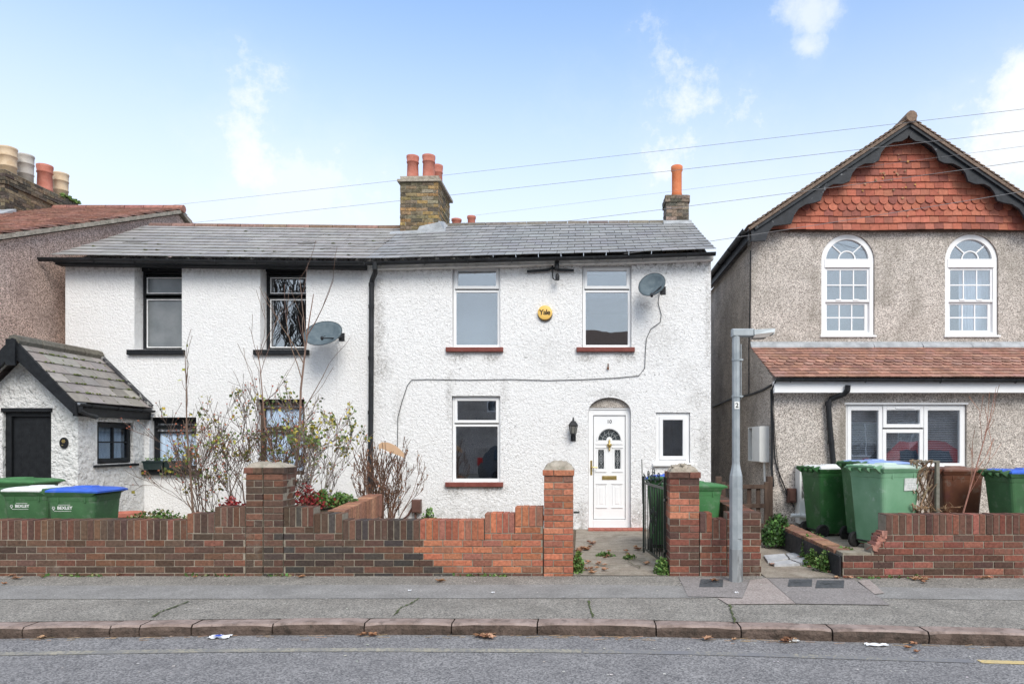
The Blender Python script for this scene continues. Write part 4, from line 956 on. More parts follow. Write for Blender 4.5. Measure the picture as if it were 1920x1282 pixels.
mb=MB(); p=[(XW+.25,YL+.26,0),(XRR-.3,YL+.26,0),(XRR-.3,17,0),(XW+.25,17,0),(XW+.25,YL+.26,2.5),(XRR-.3,YL+.26,2.5),(XRR-.3,17,2.5),(XW+.25,17,2.5)]
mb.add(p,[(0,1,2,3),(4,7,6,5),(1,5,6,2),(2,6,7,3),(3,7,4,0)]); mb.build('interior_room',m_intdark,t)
# roof
SL=.672; ex=3.0
def SRL(u,b): x=lerp(ex,GX,b); return Vector((x,u,gz(x)+.02))
def SRR(u,b): x=lerp(2*GX-ex,GX,b); return Vector((x,u,gz(x)+.02))
pal=[(.24,.165,.12),(.20,.14,.105),(.28,.20,.15),(.17,.125,.10),(.30,.23,.18)]
mb=MB(); tiles(mb,SRL,(-SL,0,1),GY-.10,19,33,.165,.014,pal,wj=1); tiles(mb,SRR,(SL,0,1),GY-.10,19,33,.165,.014,pal)
rf=mb.build('roof',m_clay,t)
mb=MB()
for i in range(15): mb.tube([(GX,GY-.14+i*.45,7.34),(GX,GY-.14+i*.45+.44,7.34)],[.10,.095],10,vary((.22,.15,.11),.15))
mb.build('ridge_tile',m_clay,rf)
mb=MB() # verge: mortar under tiles
for s in (1,-1): mb.bar((GX+s*(ex-GX),GY-.05,gz(ex)-.015),(GX,GY-.05,gz(GX)-.015),.08,.05)
mb.build('verge_mortar',mat('dark_verge',(.13,.09,.07),(.24,.18,.14),30,.95,.8,40,.01),rf)
# bargeboard with scallops
low=[(1414,453),(1435,452),(1440,436),(1450,424),(1466,422),(1483,420),(1488,405),(1497,392),(1510,384),(1526,381),(1538,377),(1543,362),(1551,352),(1562,346),(1579,346),(1592,341),(1597,326),(1606,315),(1620,308),(1637,307),(1647,302),(1651,288),(1660,276),(1674,268),(1690,266),(1700,260),(1703,254)]
lowp=[(PX(a,GY),PZ(b,GY)) for a,b in low]
mb=MB()
for s in (0,1):
    q=[(x if s==0 else 2*GX-x,z) for x,z in lowp]
    q[-1]=(GX,q[-1][1])
    for (xa,za),(xb,zb) in zip(q,q[1:]):
        ta,tb=gz(xa)-.05,gz(xb)-.05
        mb.add([(xa,GY-.03,za),(xb,GY-.03,zb),(xb,GY-.03,tb),(xa,GY-.03,ta),(xa,GY+.02,za),(xb,GY+.02,zb),(xb,GY+.02,tb),(xa,GY+.02,ta)],[(0,1,2,3),(7,6,5,4),(0,4,5,1),(3,2,6,7)])
    e=q[0]; mb.box(e[0]-(.06 if s==0 else 0),e[0]+(0.02 if s==0 else .06),GY-.031,GY+.02,e[1],gz(e[0])-.05)
    # top fillet
    mb.bar((q[0][0],GY-.04,gz(q[0][0])-.08),(GX,GY-.04,gz(GX)-.08),.06,.05)
mb.build('bargeboard',m_barge,t)
mb=MB()
for s in (1,-1):
    mb.hexa([(GX+s*(XW-GX),GY,gz(XW)-.12),(GX,GY,gz(GX)-.12),(GX,YU,gz(GX)-.12),(GX+s*(XW-GX),YU,gz(XW)-.12),(GX+s*(XW-GX),GY,gz(XW)-.06),(GX,GY,gz(GX)-.06),(GX,YU,gz(GX)-.06),(GX+s*(XW-GX),YU,gz(XW)-.06)])
mb.build('soffit',m_barge,t)
gutter([(ex-.06,GY-.12,gz(ex)-.02),(ex-.06,19,gz(ex)-.02)],.06,m_blackp,t,1.0)
mb=MB(); mb.box(ex,ex+.03,GY,19,gz(ex)-.2,gz(ex)-.03); mb.build('fascia',m_barge,t)
# hung tiles
HB=PZ(431,12.5); HH=PZ(240,12.5)-HB; NR=15
def SH(u,b):
    return Vector((u,12.5+.02,HB+b*HH+.03*math.sin(u*2.1)*(1-b)*.3))
def cl_(u,b): return HB+b*HH<gz(u)-.10
mb=MB(); pal=[(.42,.135,.088),(.39,.125,.08),(.45,.155,.1),(.35,.11,.075),(.41,.15,.10),(.28,.10,.075)]
tiles(mb,SH,(0,-1,0),XW+.12,XRR-.12,NR,.168,.017,pal,scal=(3,4),clip=cl_,jit=.010,lap=1.5)
hung=mb.build('tile_hanging',m_hung,t)
mb=MB()
for i in range(46):
    x=GX+random.gauss(-.25,.42); z=PZ(325,12.4)+random.gauss(0,.26)
    if z>gz(x)-.45: continue
    mb.ball((x,12.462,z),U(.008,.026),vary(random.choice([(.48,.26,.07),(.34,.18,.10),(.3,.17,.10)]),.2),7,1,.3)
mb.xf(Matrix.Translation((0,12.462,0))@Matrix.Diagonal((1,.3,1,1))@Matrix.Translation((0,-12.462,0))); mb.build('lichen',m_leaf,hung,kind='stuff')
mb=MB(); mb.add([(XW,12.54,HB),(XRR,12.54,HB),(XRR,12.54,gz(XRR)),(GX,12.54,gz(GX)-.05),(XW,12.54,gz(XW))],[(0,1,2,3,4)]); mb.box(XW+.1,XRR-.1,12.51,YU-.002,HB-.01,HB+.01); mb.build('tile_backing',m_wood,t)
# arched sash windows
def sash(h,lab,curtain):
    x0,x1=h[0][0]+.008,h[1][0]-.008; c=(x0+x1)/2; r=(x1-x0)/2; z0=h[0][1]; zs=PZ(488,YU); y=YU+.03
    mb=MB(); w=.075
    # arched outer frame
    N=24
    for i in range(N):
        a,b=math.pi*i/N,math.pi*(i+1)/N; p=[]
        for yy in (y,y+.09):
            p+=[(c+r*math.cos(a),yy,zs+r*math.sin(a)),(c+r*math.cos(b),yy,zs+r*math.sin(b)),(c+(r-w*1.2)*math.cos(b),yy,zs+(r-w*1.2)*math.sin(b)),(c+(r-w*1.2)*math.cos(a),yy,zs+(r-w*1.2)*math.sin(a))]
        mb.add(p,[(0,1,2,3),(7,6,5,4),(0,4,5,1),(3,2,6,7)])
    mb.cbox(x0,x0+w,y,y+.09,z0,zs); mb.cbox(x1-w,x1,y,y+.09,z0,zs)
    zt=PZ(501,YU); mb.cbox(x0+w-.02,x1-w+.02,y-.012,y+.09,zt,PZ(485,YU)); mb.cbox(x0+w,x1-w,y,y+.09,z0,z0+.09); mb.box(x0-.03,x1+.03,YU-.035,y,z0-.0,z0+.035)
    fr=mb.build('window',m_upvc,t,label=lab)
    # fan light bars
    mb=MB(); r0=.155*r/.49
    for i in range(12):
        a,b=math.pi*i/12,math.pi*(i+1)/12; mb.bar((c+r0*math.cos(a),y+.03,zs+.03+r0*math.sin(a)),(c+r0*math.cos(b),y+.03,zs+.03+r0*math.sin(b)),.022,.02,up=(0,1,0))
    for a in (R(47),R(133)): mb.bar((c+r0*math.cos(a),y+.032,zs+.03+r0*math.sin(a)),(c+(r-.08)*math.cos(a),y+.032,zs+(r-.08)*math.sin(a)),.022,.02)
    xa,xb=x0+w,x1-w; zm=PZ(563,YU)
    # upper sash frame (front), lower set back
    beam_frame(mb,xa,xb,zm-.02,zt-.005,.04,y+.02,y+.05); beam_frame(mb,xa+.0,xb-.03,z0+.09,zm-.02,.045,y+.045,y+.08)
    mb.cbox(xa-.01,xb+.01,y+.008,y+.02,zm-.025,zm+.02)
    for i in (1,2):
        xx=lerp(xa+.04,xb-.04,i/3); mb.box(xx-.011,xx+.011,y+.025,y+.045,zm+.02,zt-.045); xx=lerp(xa+.045,xb-.075,i/3); mb.box(xx-.011,xx+.011,y+.052,y+.07,z0+.135,zm-.065)
    zz=(zm+.02+zt-.045)/2; mb.box(xa+.04,xb-.04,y+.0255,y+.0445,zz-.011,zz+.011); zz=(z0+.135+zm-.065)/2; mb.box(xa+.045,xb-.075,y+.0525,y+.0695,zz-.011,zz+.011)
    for xx in (xa+.25,xb-.25): mb.box(xx-.05,xx+.05,y-.005,y+.008,zm+.0,zm+.03)
    mb.box(xb-.03,xb,y+.05,y+.08,z0+.09,zm-.02)
    mb.build('sash',m_upvc,fr)
    g=MB(); g.box(xa+.03,xb-.03,y+.032,y+.036,zm,zt-.02); g.box(xa+.03,xb-.05,y+.06,y+.064,z0+.1,zm-.05)
    g.prism([(c+(r-.07)*math.cos(math.pi*i/20),zs-.01+(r-.07)*math.sin(math.pi*i/20)) for i in range(21)],y+.04,y+.044); g.build('pane',m_glassm,fr)
    if curtain:
        mb=MB()
        for i in range(40):
            a=lerp(c-.1,x1,i/40);b=lerp(c-.1,x1,(i+1)/40); s=lambda q:y+.22+.02*math.sin(q*1.5)
            mb.add([(a,s(i),z0),(b,s(i+1),z0),(b,s(i+1),zs+.1),(a,s(i),zs+.1)],[(0,1,2,3)])
        mb.build('net_curtain',m_net,fr)
    mb=MB(); mb.box(x0-.1,x1+.1,y+.5,y+.51,z0-.1,zs+r); mb.build('blind',m_curtgrey,fr)
sash(w1,None,False); sash(w2,None,True)
# big lower window
(x0,z0),(x1,_),(_,z1),_2=hL; y=YL+.04; a,b=PX(1656,YL),PX(1734,YL); z1-=.01; zt=PZ(803,YL)
f=window(t,x0+.006,x1-.006,z0,z1,y,[(x0+.035,a,z0+.03,z1-.03,.065,.012),(b,x1-.035,z0+.03,z1-.03,.065,.012),(a+.008,b-.008,z0+.03,zt-.012,.06,.004),(a+.008,b-.008,zt+.012,z1-.03,.06,.018)],m_upvc,glass('bay_glass',.30),ow=.035,
   sill=(x0-.04,x1+.04,z0-.05,z0-.004,YL-.06,m_upvc))
mb=MB(); mb.box(x0-.02,x1+.02,YL-.01,YL-.001,z1+.0,z1+.03); mb.cbox(PX(1680,YL),PX(1716,YL),y-.03,y-.018,z1-.07,z1-.045,.004); mb.build('head_trim',m_upvc,f)
mb=MB(); mb2=[]
zz=z0+.02
while zz<z1: mb.hexa([(x0+.03,y+.12,zz),(x1-.03,y+.12,zz),(x1-.03,y+.14,zz+.012),(x0+.03,y+.14,zz+.012),(x0+.03,y+.12,zz+.002),(x1-.03,y+.12,zz+.002),(x1-.03,y+.14,zz+.014),(x0+.03,y+.14,zz+.014)]); zz+=.03
mb.build('blind',mat('venetian_slat',(.42,.43,.45),rough=.5),f)
# lean-to roof
def ST(u,b): return Vector((u,lerp(10.98,YU,b),lerp(2.555,3.27,b)))
mb=MB(); pal=[(.37,.20,.15),(.33,.175,.13),(.42,.235,.18),(.29,.16,.125),(.36,.21,.17)]
tiles(mb,ST,(0,-.44,1),XW-.03,9.3,11,.168,.014,pal,scal=(4,5,6),jit=.008,lap=1.35)
lr=mb.build('lean_to_roof',m_clay,t)
mb=MB(); 
for i in range(14):
    a=XW-.02+i*.45; b=a+.45; q=U(-.02,.02); mb.hexa([(a,YU-.10+q,3.262),(b,YU-.10+q,3.262),(b,YU-.003,3.30),(a,YU-.003,3.30),(a,YU-.10+q,3.285),(b,YU-.10+q,3.285),(b,YU-.003,3.385),(a,YU-.003,3.385)])
mb.build('flashing',m_lead,lr)
mb=MB(); mb.prism([(XW-.03,2.33),(9.3,2.33),(9.3,2.52),(XW-.03,2.52)],10.99,11.02); mb.box(XW-.0,XW+.05,11.02,YL,2.33,2.52); mb.box(XW+.05,9.3,11.02,YL,2.335,2.345); mb.build('fascia',m_upvc,t)
gutter([(XW-.04,10.93,2.555),(9.3,10.93,2.53)],.055,m_blackp,t,1.2)
mb=MB(); q=lambda px,py,Y=11.1:P(px,py,Y)
mb.tube([P(1590,722,10.93),P(1589,732,10.95),P(1583,738,11.0),P(1558,748,11.12),P(1553,756,11.12),P(1556,800,11.12),P(1562,862,11.12),P(1566,990,11.12)],.045,10)
for py in (757,828): p=P(1553 if py<800 else 1558,py,11.12); mb.tube([p-Vector((0,0,.03)),p+Vector((0,0,.03))],.055,10)
mb.build('downpipe',m_blackp,t)
# cables on the side wall, cabinet
def cable(pts,r,lab=None,cat=None,parent=None,name='cable',m=m_blackp,n=5):
    mb=MB(); mb.tube(pts,r,n); return mb.build(name,m,parent,label=lab,cat=cat)
def sx(px,py,X=XW-.02): Y=X*F/(px-VX); return Vector((X,Y,PZ(py,Y)))
cable([sx(1446,722),sx(1430,731),sx(1408,739),sx(1370,748),sx(1336,762)],.022,parent=t)
cable([sx(1407,470),sx(1406,560),sx(1404,650),sx(1404,738)],.010,parent=t)
cable([Vector((XW-.02,10.97,2.5)),P(1445,735,11.15),P(1449,780,11.17),P(1453,860,11.17),P(1458,880,11.17),P(1476,925,11.15),P(1489,950,11.1)],.012,parent=t)
cable([Vector((XW-.02,11.2,2.4)),Vector((XW-.02,11.19,1.9)),Vector((XW-.02,11.19,1.1)),Vector((XW-.0,11.17,.8))],.022,parent=t)
cable([P(1450,740,11.17),P(1452,800,11.17),P(1456,850,11.17),P(1462,900,11.17),P(1480,940,11.15)],.006,parent=t)
# meter cabinet, open
t2=thing('meter_cabinet','open white meter cabinet fixed to the side wall of the gabled house','cabinet',(XW-.05,11.8,1.2))
mb=MB(); X=XW-.01; ya,yb=11.36,12.25; za,zb=1.20,1.80
mb.box(X-.14,X-.001,ya,ya+.02,za,zb); mb.box(X-.14,X-.001,yb-.02,yb,za,zb); mb.box(X-.14,X-.001,ya+.02,yb-.02,za,za+.02); mb.box(X-.14,X-.001,ya+.02,yb-.02,zb-.02,zb); mb.build('case',m_box,t2)
mb=MB(); mb.box(X-.165,X-.142,ya,ya+.50,za+.01,zb-.01); mb.build('door',m_box,t2)
mb=MB(); mb.box(X-.06,X-.01,ya+.5,yb-.2,za+.2,zb-.15); mb.tube([(X-.05,yb-.3,za+.3),(X-.07,yb-.25,za+.15),(X-.03,yb-.3,za+.02)],.015,6); mb.build('meter',mat('grey_meter',(.2,.2,.2),(.3,.3,.3)),t2)
mb=MB(); mb.tube([(X-.06,11.45,za),(X-.03,11.45,.1)],.018,6); mb.build('conduit',m_box,t2)
t2=thing('meter_box','white gas meter box with its door missing, behind the first green bin','meter box',(3.6,11.1,.1))
xa,xb=PX(1494,11.1),PX(1520,11.1); mb=MB(); mb.box(xa,xa+.03,10.95,11.19,.22,1.15); mb.box(xb-.02,xb,10.95,11.19,.22,1.15); mb.box(xa+.03,xb-.02,10.95,11.19,1.12,1.15); mb.box(xa+.03,xb-.02,11.16,11.19,.22,1.12); mb.box(xa+.03,xb-.02,10.95,11.16,.22,.62); mb.build('case',m_box,t2)
mb=MB(); mb.ball(((xa+xb)/2,11.06,.82),.09,None,10,1.1); mb.tube([(xa+.06,11.05,.85),(xa+.05,11.0,.75),(xa+.1,10.98,.64)],.014,6); mb.build('meter',mat('grey_meter',(.2,.2,.2)),t2)
mb=MB(); a,b=PX(1476,11.15),PX(1491,11.15); mb.cbox(a,b,11.08,YL-.002,.55,.78,.008); mb.box(a+.02,b-.02,11.06,11.08,.58,.75); mb.build('junction_box',m_brownbox,label='small brown junction box low on the pebbledash wall left of the green bins',cat='box')
mb=MB(); mb.tube([P(1483,966,10.9),P(1500,966,10.9)],.035,10); mb.tube([P(1500,966,10.9),P(1520,970,10.95)],.04,10); mb.build('waste_pipe',m_box,label='short white plastic pipe on the ground left of the green bins',cat='pipe')
# wooden gate in the passage
t2=thing('wooden_gate','low dark wooden gate closing the passage beside the gabled house','gate',(2.6,11,0))
YG=11.0
mb=MB()
for px,py in ((1348,893),(1444,893)): mb.cbox(PX(px,YG)-.045,PX(px,YG)+.045,YG,YG+.09,0,PZ(py,YG),.006)
mb.build('post',m_wood,t2)
mb=MB(); 
for px in (1356,1437): mb.cbox(PX(px,YG)-.035,PX(px,YG)+.035,YG-.02,YG+.02,.15,PZ(903,YG),.006)
xa,xb=PX(1360,YG),PX(1434,YG)
for py in (912,948,985): mb.cbox(xa,xb,YG-.015,YG+.015,PZ(py+4,YG),PZ(py-4,YG),.005)
for i in range(4): x=lerp(xa+.1,xb-.1,i/3); mb.cbox(x-.035,x+.035,YG+.016,YG+.03,PZ(990,YG),PZ(915,YG),.004)
mb.build('gate_leaf',m_wood,t2)
# ------------------------------------------------------------ street lamp
XLm=PX(1380,7.48); YLm=7.48
t=thing('street_lamp','grey galvanised street lamp post with sticker numbered 2','street lamp',(XLm,YLm,0))
mb=MB(); mb.lathe([(.075,0),(.0735,.36)],8,(XLm,YLm,0)); mb.build('base_section',m_galvd,t,smooth=False)
mb=MB(); mb.lathe([(.072,.36),(.072,1.10),(.07,1.16),(.046,1.27),(.043,1.29),(.043,2.72)],8,(XLm,YLm,0)); 
mb.box(XLm+.0,XLm+.05,YLm-.0735,YLm-.066,.48,1.02); 
for z in (2.02,2.42): mb.lathe([(.049,z),(.049,z+.018)],12,(XLm,YLm,0)); mb.box(XLm+.04,XLm+.075,YLm-.02,YLm+.02,z,z+.018)
mb.build('column',m_galv,t)
mb=MB(); mb.tube([(XLm+.055,YLm,2.0),(XLm+.055,YLm,2.6)],.006,5); mb.build('conduit',m_galv,t)
mb=MB()
mb.cbox(XLm-.048,XLm+.19,YLm-.045,YLm+.045,2.68,2.765,.012)
mb.hexa([(XLm+.19,YLm-.05,2.695),(XLm+.40,YLm-.07,2.70),(XLm+.40,YLm+.07,2.70),(XLm+.19,YLm+.05,2.695),(XLm+.19,YLm-.045,2.755),(XLm+.415,YLm-.055,2.765),(XLm+.415,YLm+.055,2.765),(XLm+.19,YLm+.045,2.755)])
mb.build('lantern_arm',m_galv,t)
mb=MB(); mb.hexa([(XLm+.17,YLm-.06,2.66),(XLm+.32,YLm-.085,2.665),(XLm+.32,YLm+.085,2.665),(XLm+.17,YLm+.06,2.66),(XLm+.20,YLm-.06,2.70),(XLm+.40,YLm-.085,2.72),(XLm+.40,YLm+.085,2.72),(XLm+.20,YLm+.06,2.70)]); mb.build('lens',mat('lens_grey',(.25,.22,.20),(.3,.27,.25),rough=.3),t)
mb=MB(); zc=PZ(760,YLm); mb.box(XLm-.027,XLm+.027,YLm-.0475,YLm-.0455,zc-.04,zc+.04); stk=mb.build('number_sticker',m_print,t)
text('number','2',.07,Matrix.Translation((XLm,YLm-.0485,zc-.002))@FACE,m_black,stk,bold=.0012)
# ------------------------------------------------------------ iron gate
gx0,gy0,gx1,gy1=.985,8.08,.845,9.25
t=thing('iron_gate','black wrought iron gate with scrolls standing open beside the brick pillar','gate',(gx0,gy0,0))
def gp(s,z,o=0): return Vector((lerp(gx0,gx1,s)+o,lerp(gy0,gy1,s),z))
mb=MB(); zb=.10; zt=1.03
for s in (0,1): mb.bar(gp(s,.04),gp(s,1.12-.05*s),.028,.028,up=(0,1,0))
for z in (zb,zt-.05): mb.bar(gp(0,z),gp(1,z),.012,.03)
nb=9
for i in range(1,nb):
    s=i/nb; mb.tube([gp(s,zb),gp(s,zt-.05+.0)],.007,5)
# curved top rail and scrolls
mb.tube([gp(i/16,1.10-.13*math.sin(math.pi*i/16)) for i in range(17)],.009,5)
def scroll(s0,z0,r,turns,sg=1,st=0): return [gp(s0+sg*(r*(1-.75*k/24))*math.cos(st+turns*2*math.pi*k/24)/1.17,z0+(r*(1-.75*k/24))*math.sin(st+turns*2*math.pi*k/24)) for k in range(25)]
for s0,z0,r in ((.25,1.10,.06),(.5,1.13,.08),(.75,1.10,.06),(.4,1.06,.06),(.6,1.06,.06),(.38,.62,.05),(.62,.62,.05),(.38,.52,.05),(.62,.52,.05),(.5,.40,.05),(.5,.66,.05)):
    mb.tube(scroll(s0,z0,r,1.3,1 if s0<.5 else -1),.006,5)
for s0 in (.33,.5,.67):
    mb.tube([gp(s0+.05*math.sin(k/12*2*math.pi),lerp(zb,zt-.05,k/12)) for k in range(13)],.006,5)
mb.build('gate_leaf',m_iron,t)
mb=MB(); mb.tube([gp(1.02,.7,-.01),gp(1.02,1.30,-.02)],.006,5); mb.build('drop_bolt',m_iron,t)
mb=MB(); 
for z in (.25,.85): mb.bar(gp(-.06,z),gp(0,z),.03,.03)
mb.build('hinge',m_iron,t)
# ------------------------------------------------------------ wheelie bins
def bin_(loc,rot,bm,lm,label,D=.72,W=.56,H=1.04,logo=None,lidm_edge=None,sticker=0,scuff=0,wheels=True):
    t=thing('wheelie_bin',label,'wheelie bin',(0,0,0),'wheelie bins')
    r=.045
    def ringp(d0,d1,w,z,n=3):
        pts=[]
        for (cx_,cy_,a0) in ((d1-r,w/2-r,0),(d0+r,w/2-r,90),(d0+r,-w/2+r,180),(d1-r,-w/2+r,270)):
            for k in range(n+1):
                a=R(a0+90*k/n); pts.append(Vector((cx_+r*math.cos(a),cy_+r*math.sin(a),z)))
        return pts
    lv=[(-.27*D/.72,.24*D/.72,W-.12,.06),(-.30*D/.72,.27*D/.72,W-.10,.10),(-.37*D/.72,.33*D/.72,W-.03,H-.16),(-.375*D/.72,.335*D/.72,W-.025,H-.155),(-.385*D/.72,.35*D/.72,W-.01,H-.08)]
    mb=MB(); rings=[ringp(a,b,w,z) for a,b,w,z in lv]; m=len(rings[0]); base=0
    for q in rings: mb.v+=q
    for i in range(len(rings)-1):
        for k in range(m): mb.f.append([i*m+k,i*m+(k+1)%m,(i+1)*m+(k+1)%m,(i+1)*m+k]); mb.c.append((1,1,1))
    mb.f.append(list(range(m))[::-1]); mb.c.append((1,1,1)); mb.f.append([(len(rings)-1)*m+k for k in range(m)]); mb.c.append((1,1,1))
    # moulded ribs under rim, side
    for yy in (-1,1):
        for x in (-.2,.2): mb.box(x*D/.72-.007,x*D/.72+.007,yy*(W/2-.012),yy*(W/2-.003),H-.17,H-.10)
    body=mb.build('body',bm,t)
    # rim: flared flange with a longer front lip
    a,b=-.40*D/.72,.41*D/.72
    mb=MB()
    mb.hexa([(a+.03,-W/2+.0,H-.095),(b-.09,-W/2+.0,H-.095),(b-.09,W/2,H-.095),(a+.03,W/2,H-.095),(a,-W/2-.022,H-.045),(b,-W/2-.022,H-.045),(b,W/2+.022,H-.045),(a,W/2+.022,H-.045)])
    mb.build('rim',bm,t)
    mb=MB(); q=[]
    for (e,z,o) in ((0,H-.043,0),(0,H-.022,0),(.035,H-.004,0),(.10,H+.010,0)): q.append([(a+.02+e,-W/2-.02+e,z),(b+.0-e,-W/2-.02+e,z-.02*(b-a)),(b+.0-e,W/2+.02-e,z-.02*(b-a)),(a+.02+e,W/2+.02-e,z)])
    for i in q: mb.v+=[Vector(p) for p in i]
    for i in range(3):
        for k in range(4): mb.f.append([i*4+k,i*4+(k+1)%4,(i+1)*4+(k+1)%4,(i+1)*4+k]); mb.c.append((1,1,1))
    mb.f.append([12,13,14,15]); mb.c.append((1,1,1)); mb.f.append([3,2,1,0]); mb.c.append((1,1,1))
    mb.hexa([(-.12,-.09,H+.0),(.12,-.09,H),(.12,.09,H),(-.12,.09,H),(-.10,-.07,H+.02),(.10,-.07,H+.02),(.10,.07,H+.02),(-.10,.07,H+.02)])
    mb.build('lid',lm,t)
    mb=MB(); mb.tube([(a-.06,-W/2+.06,H-.02),(a-.06,W/2-.06,H-.02)],.016,8)
    for y in (-W/2+.05,-.07,.07,W/2-.05): mb.hexa([(a+.04,y-.022,H-.12),(a+.05,y-.022,H-.12),(a+.05,y+.022,H-.12),(a+.04,y+.022,H-.12),(a-.08,y-.022,H-.035),(a+.04,y-.022,H-.0),(a+.04,y+.022,H-.0),(a-.08,y+.022,H-.035)])
    mb.build('handle',bm,t)
    if wheels:
        for s in (-1,1):
            y=s*(W/2-.045); xw=-.30*D/.72-.0; mb=MB(); ax=Matrix(((1,0,0),(0,0,s),(0,1,0)))
            mb.lathe([(.03,-.028),(.085,-.028),(.10,-.018),(.10,.018),(.085,.028),(.07,.028),(.065,.018),(.03,.018)],18,(xw,y,.10),None,ax); wh=mb.build('wheel',m_rubber,t)
        mb=MB(); mb.tube([(-.30*D/.72,-W/2+.05,.1),(-.30*D/.72,W/2-.05,.1)],.012,6); mb.build('axle',m_rubber,t)
    yb=-(W/2-.03)
    tilt=math.atan2(.045,H-.2)
    if logo is not None:
        z=logo[1]; x=logo[0]; yy=-(lerp((W-.10)/2,(W-.03)/2,(z-.10)/(H-.26)))-.0035
        L_=Matrix.Translation((x,yy,z))@Matrix.Rotation(tilt*.75,4,'X')@FACE
        text('council_lettering','BEXLEY',.052,L_@Matrix.Translation((.025,0,0)),m_print,body,.0006,bold=.0014)
        mb=MB()
        for k in range(6):
            aa=2*math.pi*k/6; mb.v+=[]; mb.box(-.105+.014*math.cos(aa)-.004,-.105+.014*math.cos(aa)+.004,-.0008,.0008,.002+.014*math.sin(aa)-.005,.002+.014*math.sin(aa)+.005)
        mb.box(-.112,-.098,-.0008,.0008,-.026,-.018); mb.box(-.1,.10,-.0008,.0008,-.040,-.036); mb.box(-.05,.09,-.0008,.0008,.036,.040)
        mb.xf(Matrix.Translation((x,yy,z))@Matrix.Rotation(tilt*.75,4,'X')); mb.build('emblem',m_print,body)
        text('council_lettering','10',.055,Matrix.Translation((x+.01,yy+.004,z-.11))@Matrix.Rotation(tilt*.75,4,'X')@FACE,m_print,body,.0006) if 0 else None
    if sticker:
        z=H-.25; yy=-(W-.03)/2-.002
        mb=MB(); mb.box(-.03,.2,-.001,.001,-.08,.08); mb.xf(Matrix.Translation((.05,yy-.003,z))@Matrix.Rotation(tilt,4,'X')); s_=mb.build('sticker',mat('torn_label',(.55,.57,.55),(.75,.76,.75),14,.7,dirt=((18,.5,.6,(.4,.5,.45),.6),)),t)
        mb=MB()
        for i in range(3): mb.box(.02,.17,-.0015,.0015,-.045+.03*i,-.041+.03*i)
        mb.box(.09,.093,-.0015,.0015,-.05,.02); mb.xf(Matrix.Translation((.05,yy-.0035,z))@Matrix.Rotation(tilt,4,'X')); mb.build('label_lines',mat('label_grey',(.4,.42,.42)),s_)
    t.location=loc; t.rotation_euler=(0,0,R(rot)); return t
bin_((PX(82,8.2)+.30,8.50,-.08),3,m_bing,m_blue,'green wheelie bin with blue lid and council lettering, rightmost behind the left brick wall',D=.56,W=.56,H=1.05,logo=(-.11,.815))
bin_((PX(4,8.6)+.27,8.90,-.08),2,m_bing,m_lidw,'green wheelie bin with white lid, between green lidded and blue lidded bins at far left',D=.56,W=.56,H=1.03,logo=(-.08,.80))
bin_((PX(-30,9.3)+.25,9.62,-.05),4,m_bing,m_lidg,'green wheelie bin with green lid, furthest left beside the black front door',D=.68,W=.58,H=1.07)
bin_((1.24,9.75,0),80,m_bing,m_blue,'green wheelie bin with blue lid behind the open iron gate',H=1.06)
bin_((1.49,8.98,0),8,m_lidg,m_lidg,'light green wheelie bin showing right of the crumbling pillar top',H=1.0,D=.62,W=.5)
bin_((PX(1545,10.2)+.10,10.25,.13),12,m_bind,m_lidw,'dark green wheelie bin with white lid, leftmost of the bins before the gabled house',H=1.05,D=.62)
bin_((PX(1625,9.75)+.05,9.62,.14),20,m_bing,mat('faded_blue_lid',(.15,.25,.55),(.30,.40,.65),5,.5),'green wheelie bin with blue lid between white lidded bin and faded pale bin',H=1.13,D=.70)
bin_((PX(1655,8.85)+.07,8.93,.15),24,m_binp,m_lidpale,'large faded pale green wheelie bin with torn white sticker on its side',H=1.09,D=.68,W=.58,sticker=1)
bin_((PX(1790,9.8),9.8,.15),0,m_brownp,m_lidbrown,'brown wheelie bin standing behind the right front wall under the wide window',H=1.02,D=.58,W=.54,wheels=False)
bin_((PX(1925,9.0),9.0,.15),4,m_bing,m_blue,'green wheelie bin with blue lid at the right edge behind the front wall',H=1.02,D=.80)
mb=MB(); mb.cbox(-.1,.1,-.05,.05,0,.065,.006,(.45,.17,.12)); o=mb.build('loose_brick',m_brick,label='loose red brick wedged under the faded green bin wheel',cat='brick'); o.location=(G(1612,1018,.15)); o.rotation_euler=(0,0,R(-20)); 
mb=MB(); mb.cbox(-.1,.1,-.05,.05,0,.065,.006,(.38,.2,.15)); o=mb.build('loose_brick',m_brick,label='loose brick behind the left wheel of the faded green bin',cat='brick'); o.location=(G(1586,1003,.15)); o.rotation_euler=(0,0,R(60))
